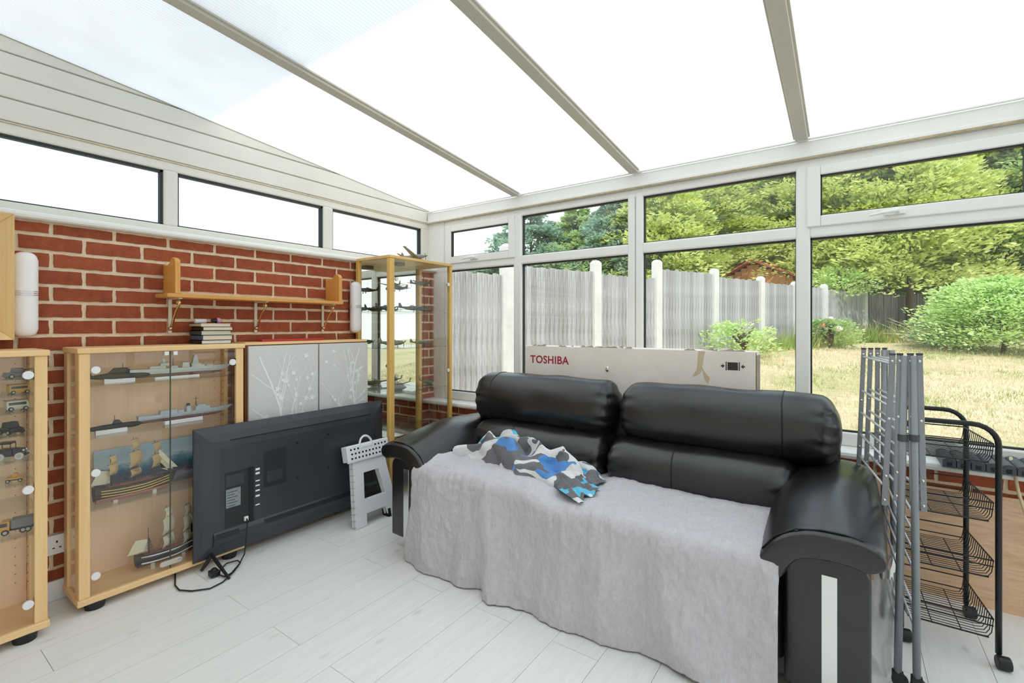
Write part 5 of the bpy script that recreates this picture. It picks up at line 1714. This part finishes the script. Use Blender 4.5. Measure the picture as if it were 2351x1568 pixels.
# ================================================================== TELEVISION BOX BEHIND THE SOFA
g = NG('pale_card')
v = g.coord()
n1 = g.noise(v, 3, 5, .65)
CARD = g.pbr(g.ramp(n1, [(.3, c(234, 226, 214)), (.7, c(248, 242, 233))]), .8, 0, g.bump(g.noise(v, 14, 4), .15, .01))
t = thing('television_box', 'long pale cardboard television box with red lettering behind the sofa', 'box', (1.84, -.145, 0))
bx0, bx1, by0, by1, bzt = 1.138, 2.545, -.208, -.078, 1.104
part(MB().box(bx0, bx1, by0, by1, 0, bzt), 'carton', CARD, t, bevel=.004)
rk = random.Random(4)
tn = MB()
for k in range(26):
    x = bx0 + .03 + rk.random() * 1.33; w_ = rk.uniform(.02, .10)
    tn.add([(x, by0 + .001, bzt - .002), (x + w_, by0 + .001, bzt - .002), (x + w_ * .8, by0 - .004, bzt + rk.uniform(.004, .014)), (x + w_ * .3, by0 + .01, bzt + rk.uniform(.004, .016))], [(0, 1, 2, 3)])
part(tn, 'torn_edge', plain('torn_card', c(222, 212, 196), .9), t, kind='stuff')
part(MB().box(bx1 - .002, bx1 + .0015, by0 + .002, by0 + .012, .1, bzt - .004), 'brown_edge', plain('brown_card', c(150, 96, 70), .9), t)
part(MB().box(bx1 - .002, bx1 + .003, by0 + .014, by1 - .004, .1, bzt - .02), 'torn_side', plain('grey_card', c(176, 168, 156), .9, var=.25, vs=14), t)
def text_mesh(s, size, ext, bold=0):
    cu = bpy.data.curves.new('txt', 'FONT')
    cu.body = s; cu.size = size; cu.extrude = ext; cu.offset = bold; cu.align_x = 'CENTER'; cu.align_y = 'CENTER'; cu.space_character = 1.08
    o = bpy.data.objects.new('txt', cu); COL.objects.link(o)
    bpy.context.view_layer.update()
    me = bpy.data.meshes.new_from_object(o.evaluated_get(bpy.context.evaluated_depsgraph_get()))
    bpy.data.objects.remove(o, do_unlink=True)
    return me
me = text_mesh('TOSHIBA', .10, .0004, .0022)
xs = [q.co.x for q in me.vertices]; zs = [q.co.y for q in me.vertices]
sx_, sz_ = .292 / (max(xs) - min(xs)), .052 / (max(zs) - min(zs))
xm_, zm_ = (max(xs) + min(xs)) / 2, (max(zs) + min(zs)) / 2
lm_ = MB()
lm_.v = [(1.328 + (q.co.x - xm_) * sx_, by0 - .0006 - q.co.z, 1.0145 + (q.co.y - zm_) * sz_) for q in me.vertices]
lm_.f = [tuple(p.vertices) for p in me.polygons]
part(lm_, 'lettering', plain('red_print', c(176, 52, 64), .6), t, label='red printed brand lettering')
INK = plain('black_print', c(58, 54, 50), .6)
ic = MB().box(2.412, 2.462, by0 - .0008, by0, 1.005, 1.046).box(2.403, 2.408, by0 - .0008, by0, 1.003, 1.048).box(2.466, 2.471, by0 - .0008, by0, 1.003, 1.048)
for s_, x in ((1, 2.398), (-1, 2.476)):
    ic.prism([(x, 1.0255), (x - s_ * .012, 1.037), (x - s_ * .012, 1.029), (x - s_ * .019, 1.029), (x - s_ * .019, 1.022), (x - s_ * .012, 1.022), (x - s_ * .012, 1.014)], 'y', by0 - .0008, by0)
part(ic, 'handling_mark', INK, t, label='black clamp handling symbol')
TAPE = plain('brown_tape', c(220, 200, 166), .5, var=.06, vs=18)
part(MB().prism([(2.265, 1.10), (2.30, 1.10), (2.28, .985), (2.245, .96), (2.235, .965), (2.258, 1.0)], 'y', by0 - .0012, by0), 'tape', TAPE, t)
part(MB().prism([(2.28, 1.02), (2.292, 1.0), (2.325, .955), (2.315, .925), (2.298, .945)], 'y', by0 - .0010, by0), 'tape', TAPE, t)
part(MB().ball(1.738, by0 - .003, .975, .011, .006, .017, 10, 7), 'foil_scrap', CHROME, t)
# ================================================================== RIGHT-HAND CORNER
def pin(px, py, y):
    """the point seen at a pixel on the upright plane at distance y from the window wall"""
    s_, c_ = math.sin(YAW), math.cos(YAW)
    u = (px - 1175.5) / F_PX
    dx, dy = -s_ + c_ * u, c_ + s_ * u
    k = (y - CAM[1]) / dy
    return Vector((CAM[0] + k * dx, y, CAM[2] - k * (py - HOR) / F_PX))
# ---- plywood board under the sill
g = NG('plywood')
v = g.coord((3.0, 20, 20))
n1 = g.noise(v, 1.5, 5, .65, 1.4)
kn = g.n('ShaderNodeTexVoronoi'); kn.inputs['Scale'].default_value = 4.0
g.l(g.coord((1, 1, 1.6)), kn.inputs['Vector'])
pc = g.ramp(n1, [(.3, c(214, 170, 132)), (.6, c(238, 202, 166)), (.8, c(246, 216, 184))])
pc = g.mix(g.ramp(kn.outputs['Distance'], [(.04, (.8, .8, .8, 1)), (.10, (0, 0, 0, 1))]), pc, c(128, 92, 70))
PLY = g.pbr(pc, .6)
single(MB().box(2.96, 3.92, .004, .016, .0, .497), 'plywood_board', PLY, 'bare plywood board standing against the brick under the window sill', 'board', bevel=.001)

# ---- ribbed black plastic panel on the sill
RIBM = plain('ribbed_dark_plastic', c(66, 68, 76), .45, var=.06)
t = thing('ribbed_panel', 'dark grey panel of hollow plastic slats lying on the right of the sill', 'plastic panel', (3.47, -.02, .6215))
for k in range(9):
    x0 = 3.262 + .0455 * k
    pr = [(x0 + .001, .6222), (x0 + .0445, .6222), (x0 + .0445, .652)] + [(x0 + .0227 + .0218 * math.cos(a), .652 + .012 * math.sin(a)) for a in [math.radians(15 * j) for j in range(1, 12)]] + [(x0 + .001, .652)]
    so_ = part(MB().prism(pr, 'y', -.125, .072), 'slat', RIBM, t, bevel=.0015, seg=1)
    part(MB().box(x0 + .014, x0 + .032, -.1262, -.1248, .629, .646), 'hole', DARK, so_)
cbl = MB().tube([(3.50, .02, .668), (3.497, -.03, .628), (3.495, -.06, .626), (3.496, -.072, .60), (3.505, -.074, .54), (3.53, -.072, .44), (3.58, -.07, .32), (3.64, -.07, .18), (3.72, -.07, .008)], .006, 8)
single(cbl, 'cream_cable', plain('cream_cable', c(226, 208, 168), .5), 'cream cable hanging over the sill at the right edge', 'cable', (3.72, -.07, 0), smooth=True)

# ---- grey folding clothes airer
AIR = plain('airer_grey', c(146, 150, 154), .38, .25, var=.04)
RODM = plain('airer_rod', c(206, 208, 210), .35, .2, var=.03)
CAP = plain('airer_cap', c(74, 76, 80), .5)
YN, YF = -.80, -.35
t = thing('clothes_airer', 'folded grey metal clothes airer on castors beside the sofa arm', 'clothes airer', (3.07, -.575, 0))
wings = [((2049, 815), (2030, 1160), (1983, 803), (1971, 1066), 0), ((2066, 815), (2058, 1150), (1999, 803), (1989, 1068), 1), ((2090, 815), (2096, 1150), (2015, 803), (2012, 1070), 2), ((2111, 815), (2121, 1175), (2031, 803), (2029, 1072), 3)]
for a, b, d, e_, i in wings:
    A, B, Dp, E_ = pin(*a, YN), pin(*b, YN), pin(*d, YF), pin(*e_, YF)
    Dp.z, E_.z = A.z, B.z
    for P, Q in ((A, B), (Dp, E_)):
        dr = (Q - P); Lq = dr.length; dr.normalize()
        xa = Vector((0, 1, 0)); ya = dr.cross(xa).normalized()
        M = Matrix((ya, xa, -dr)).transposed()
        m = MB().obox(*((P + Q) / 2), .017, .008, Lq, M)
        wo = part(m, 'wing_bar', AIR, t, bevel=.002)
        part(MB().obox(*(P + Vector((0, 0, .003))), .018, .010, .006, M), 'end_cap', CAP, wo)
        for f_ in (.04, .42, .80, .96):
            c_ = P + (Q - P) * f_
            part(MB().ball(c_.x, c_.y - .005, c_.z, .0045, .003, .0045, 10, 6), 'rivet', CHROME, wo)
    for f_ in (.06, .34, .52, .70, .88):
        p0, p1 = A + (B - A) * f_, Dp + (E_ - Dp) * f_
        part(MB().tube([p0, p1], .0042, 8), 'rod', RODM, t, smooth=True)
legs = [((2076, 817), (2061, 1548)), ((2097, 817), (2105, 1556))]
LEGB = []
for (a, b), fx in zip(legs, (0, 1)):
    A, B = pin(*a, YN), pin(*b, YN)
    lo = part(MB().tube([A, B], .0115, 14), 'leg', AIR, t, smooth=True)
    cc_ = A + (B - A) * .255
    part(MB().tube([cc_ + Vector((0, 0, .011)), cc_ - Vector((0, 0, .011))], .0145, 14), 'collar', CAP, lo)
    A2, B2 = Vector((max(A.x - .03, 3.05), YF, A.z)), Vector((max(B.x - .03, 3.05), YF, B.z))
    part(MB().tube([A2, B2], .0115, 12), 'leg', AIR, t, smooth=True)
    LEGB.append((A, B, A2, B2))
    for Bp in (B, B2):
        zc = .024
        w_ = part(MB().cyl((Bp.x + .006, Bp.y - .008, zc), (Bp.x + .006, Bp.y + .010, zc), .0235, .0235, 18), 'castor', BLACK_PL, t, bevel=.003)
        part(MB().box(Bp.x - .016, Bp.x + .016, Bp.y - .012, Bp.y + .012, zc + .004, max(Bp.z + .004, zc + .03)), 'castor_fork', BLACK_PL, w_, bevel=.004)
for f_ in (.50, .56, .62, .68, .80, .86):
    for (A, B, A2, B2) in LEGB:
        part(MB().tube([A + (B - A) * f_, A2 + (B2 - A2) * f_], .0042, 8), 'rod', RODM, t, smooth=True)

# ---- black wire trolley with four baskets
BLKM = plain('black_metal', c(30, 33, 33), .4, .2, var=.05)
t = thing('wire_trolley', 'black wire trolley with four empty baskets on castors under the sill', 'trolley', (3.235, -.295, 0))
XA, XB, YA, YC = 3.098, 3.372, -.470, -.120
def hoop(y, xa, xb, zt):
    r = .07
    pts = [(xa, y, .05), (xa, y, .3), (xa, y, zt - r)]
    for k in range(1, 7):
        a = math.radians(180 - 15 * k); pts.append((xa + r + r * math.cos(a), y, zt - r + r * math.sin(a)))
    for k in range(0, 6):
        a = math.radians(90 - 15 * k); pts.append((xb - r + r * math.cos(a), y, zt - r + r * math.sin(a)))
    pts += [(xb, y, zt - r), (xb, y, .3), (xb, y, .05)]
    return MB().tube(pts, .0095, 10)
for y, xb in ((YA, XB), (YC, XB - .034)):
    part(hoop(y, XA, xb, .873), 'hoop', BLKM, t, smooth=True)
    for x in (XA, xb):
        w_ = part(MB().tube([(x, y - .004, .05), (x, y - .004, .03)], .007, 8), 'castor_stem', BLKM, t)
        part(MB().cyl((x - .018 + .010, y - .012, .0235), (x + .030, y - .006, .0235), .0235, .0235, 16), 'castor_wheel', BLACK_PL, w_, bevel=.004)
wire_me = None
for zr, zb in ((.805, .735), (.590, .520), (.378, .315), (.165, .095)):
    xa, xb, ya, yc = XA + .008, XB - .012, YA + .008, YC - .008
    rim = part(MB().tube([(xa, ya, zr), (xb, ya, zr), (xb - .03, yc, zr), (xa, yc, zr), (xa, ya, zr)], .003, 6), 'basket_rim', BLKM, t)
    part(MB().tube([(xa + .012, ya, zb), (xb - .012, ya, zb)], .003, 6), 'front_rail', BLKM, rim)
    part(MB().tube([(xa, ya, (zr + zb) / 2 + .01), (xb, ya, (zr + zb) / 2 + .01)], .0025, 6), 'front_rail', BLKM, rim)
    part(MB().tube([(xa, yc, zb + .018), (xb - .03, yc, zb + .018)], .0025, 6), 'back_rail', BLKM, rim)
    for x in (xa + .085, xb - .085):
        part(MB().tube([(x, ya - .004, zb - .001), (x - .01, yc, zb - .001)], .002, 5), 'cross_wire', BLKM, rim)
    n = 17
    for k in range(n):
        f_ = k / (n - 1)
        y = ya + (yc - ya) * f_
        xr = xb - .03 * f_
        q = .020 + .0005 * k
        part(MB().tube([(xa, y, zr), (xa + .003, y, zb + q), (xa + .012, y, zb + .004), (xa + .03, y, zb), (xr - .035, y, zb), (xr - .014, y, zb + .004), (xr - .005, y, zb + q), (xr, y, zr)], .0015, 5), 'wire', BLKM, rim)

# ---- crumpled clear plastic bag between the sofa arm and the airer
g = NG('clear_polythene')
tr = g.n('ShaderNodeBsdfTransparent'); tr.inputs[0].default_value = (.97, .97, .97, 1)
gl = g.n('ShaderNodeBsdfGlossy'); gl.inputs['Roughness'].default_value = .18
dfu = g.n('ShaderNodeBsdfTranslucent'); dfu.inputs[0].default_value = (.95, .95, .95, 1)
m1 = g.n('ShaderNodeMixShader'); m1.inputs[0].default_value = .35
g.l(tr.outputs[0], m1.inputs[1]); g.l(dfu.outputs[0], m1.inputs[2])
m2 = g.n('ShaderNodeMixShader'); m2.inputs[0].default_value = .10
g.l(m1.outputs[0], m2.inputs[1]); g.l(gl.outputs[0], m2.inputs[2]); g.l(m2.outputs[0], g.out.inputs[0])
POLY = g.m
t = thing('plastic_bag', 'crumpled clear plastic bag with a ruffled white rim beside the sofa arm', 'bag', (3.10, -.52, 0))
def bag(u, v_):
    a = u * 2 * math.pi
    r = .085 * (1.05 - .45 * v_) * (1 + .28 * fbm((math.cos(a) * 2, math.sin(a) * 2, v_ * 3)))
    return (3.045 + r * .55 * math.cos(a), -.55 + r * 2.2 * math.sin(a), .002 + .30 * v_ + .03 * fbm((math.cos(a) * 3, math.sin(a) * 3, 5)) * v_)
part(MB().grid(bag, 40, 20), 'body', POLY, t, smooth=True, weld=.0005)
RUF = plain('white_ruffle', c(240, 238, 234), .6)
def ruf(u, v_):
    a = u * 2 * math.pi
    p = Vector(bag(u, 1.0))
    k = 1 + .35 * math.sin(a * 9) * v_
    return (3.045 + (p.x - 3.045) * k, -.55 + (p.y + .55) * (1 + .12 * math.sin(a * 9 + 1) * v_), p.z + .055 * v_ * (1 + .4 * math.sin(a * 5)))
part(MB().grid(ruf, 90, 5), 'rim', RUF, t, smooth=True, weld=.0005)
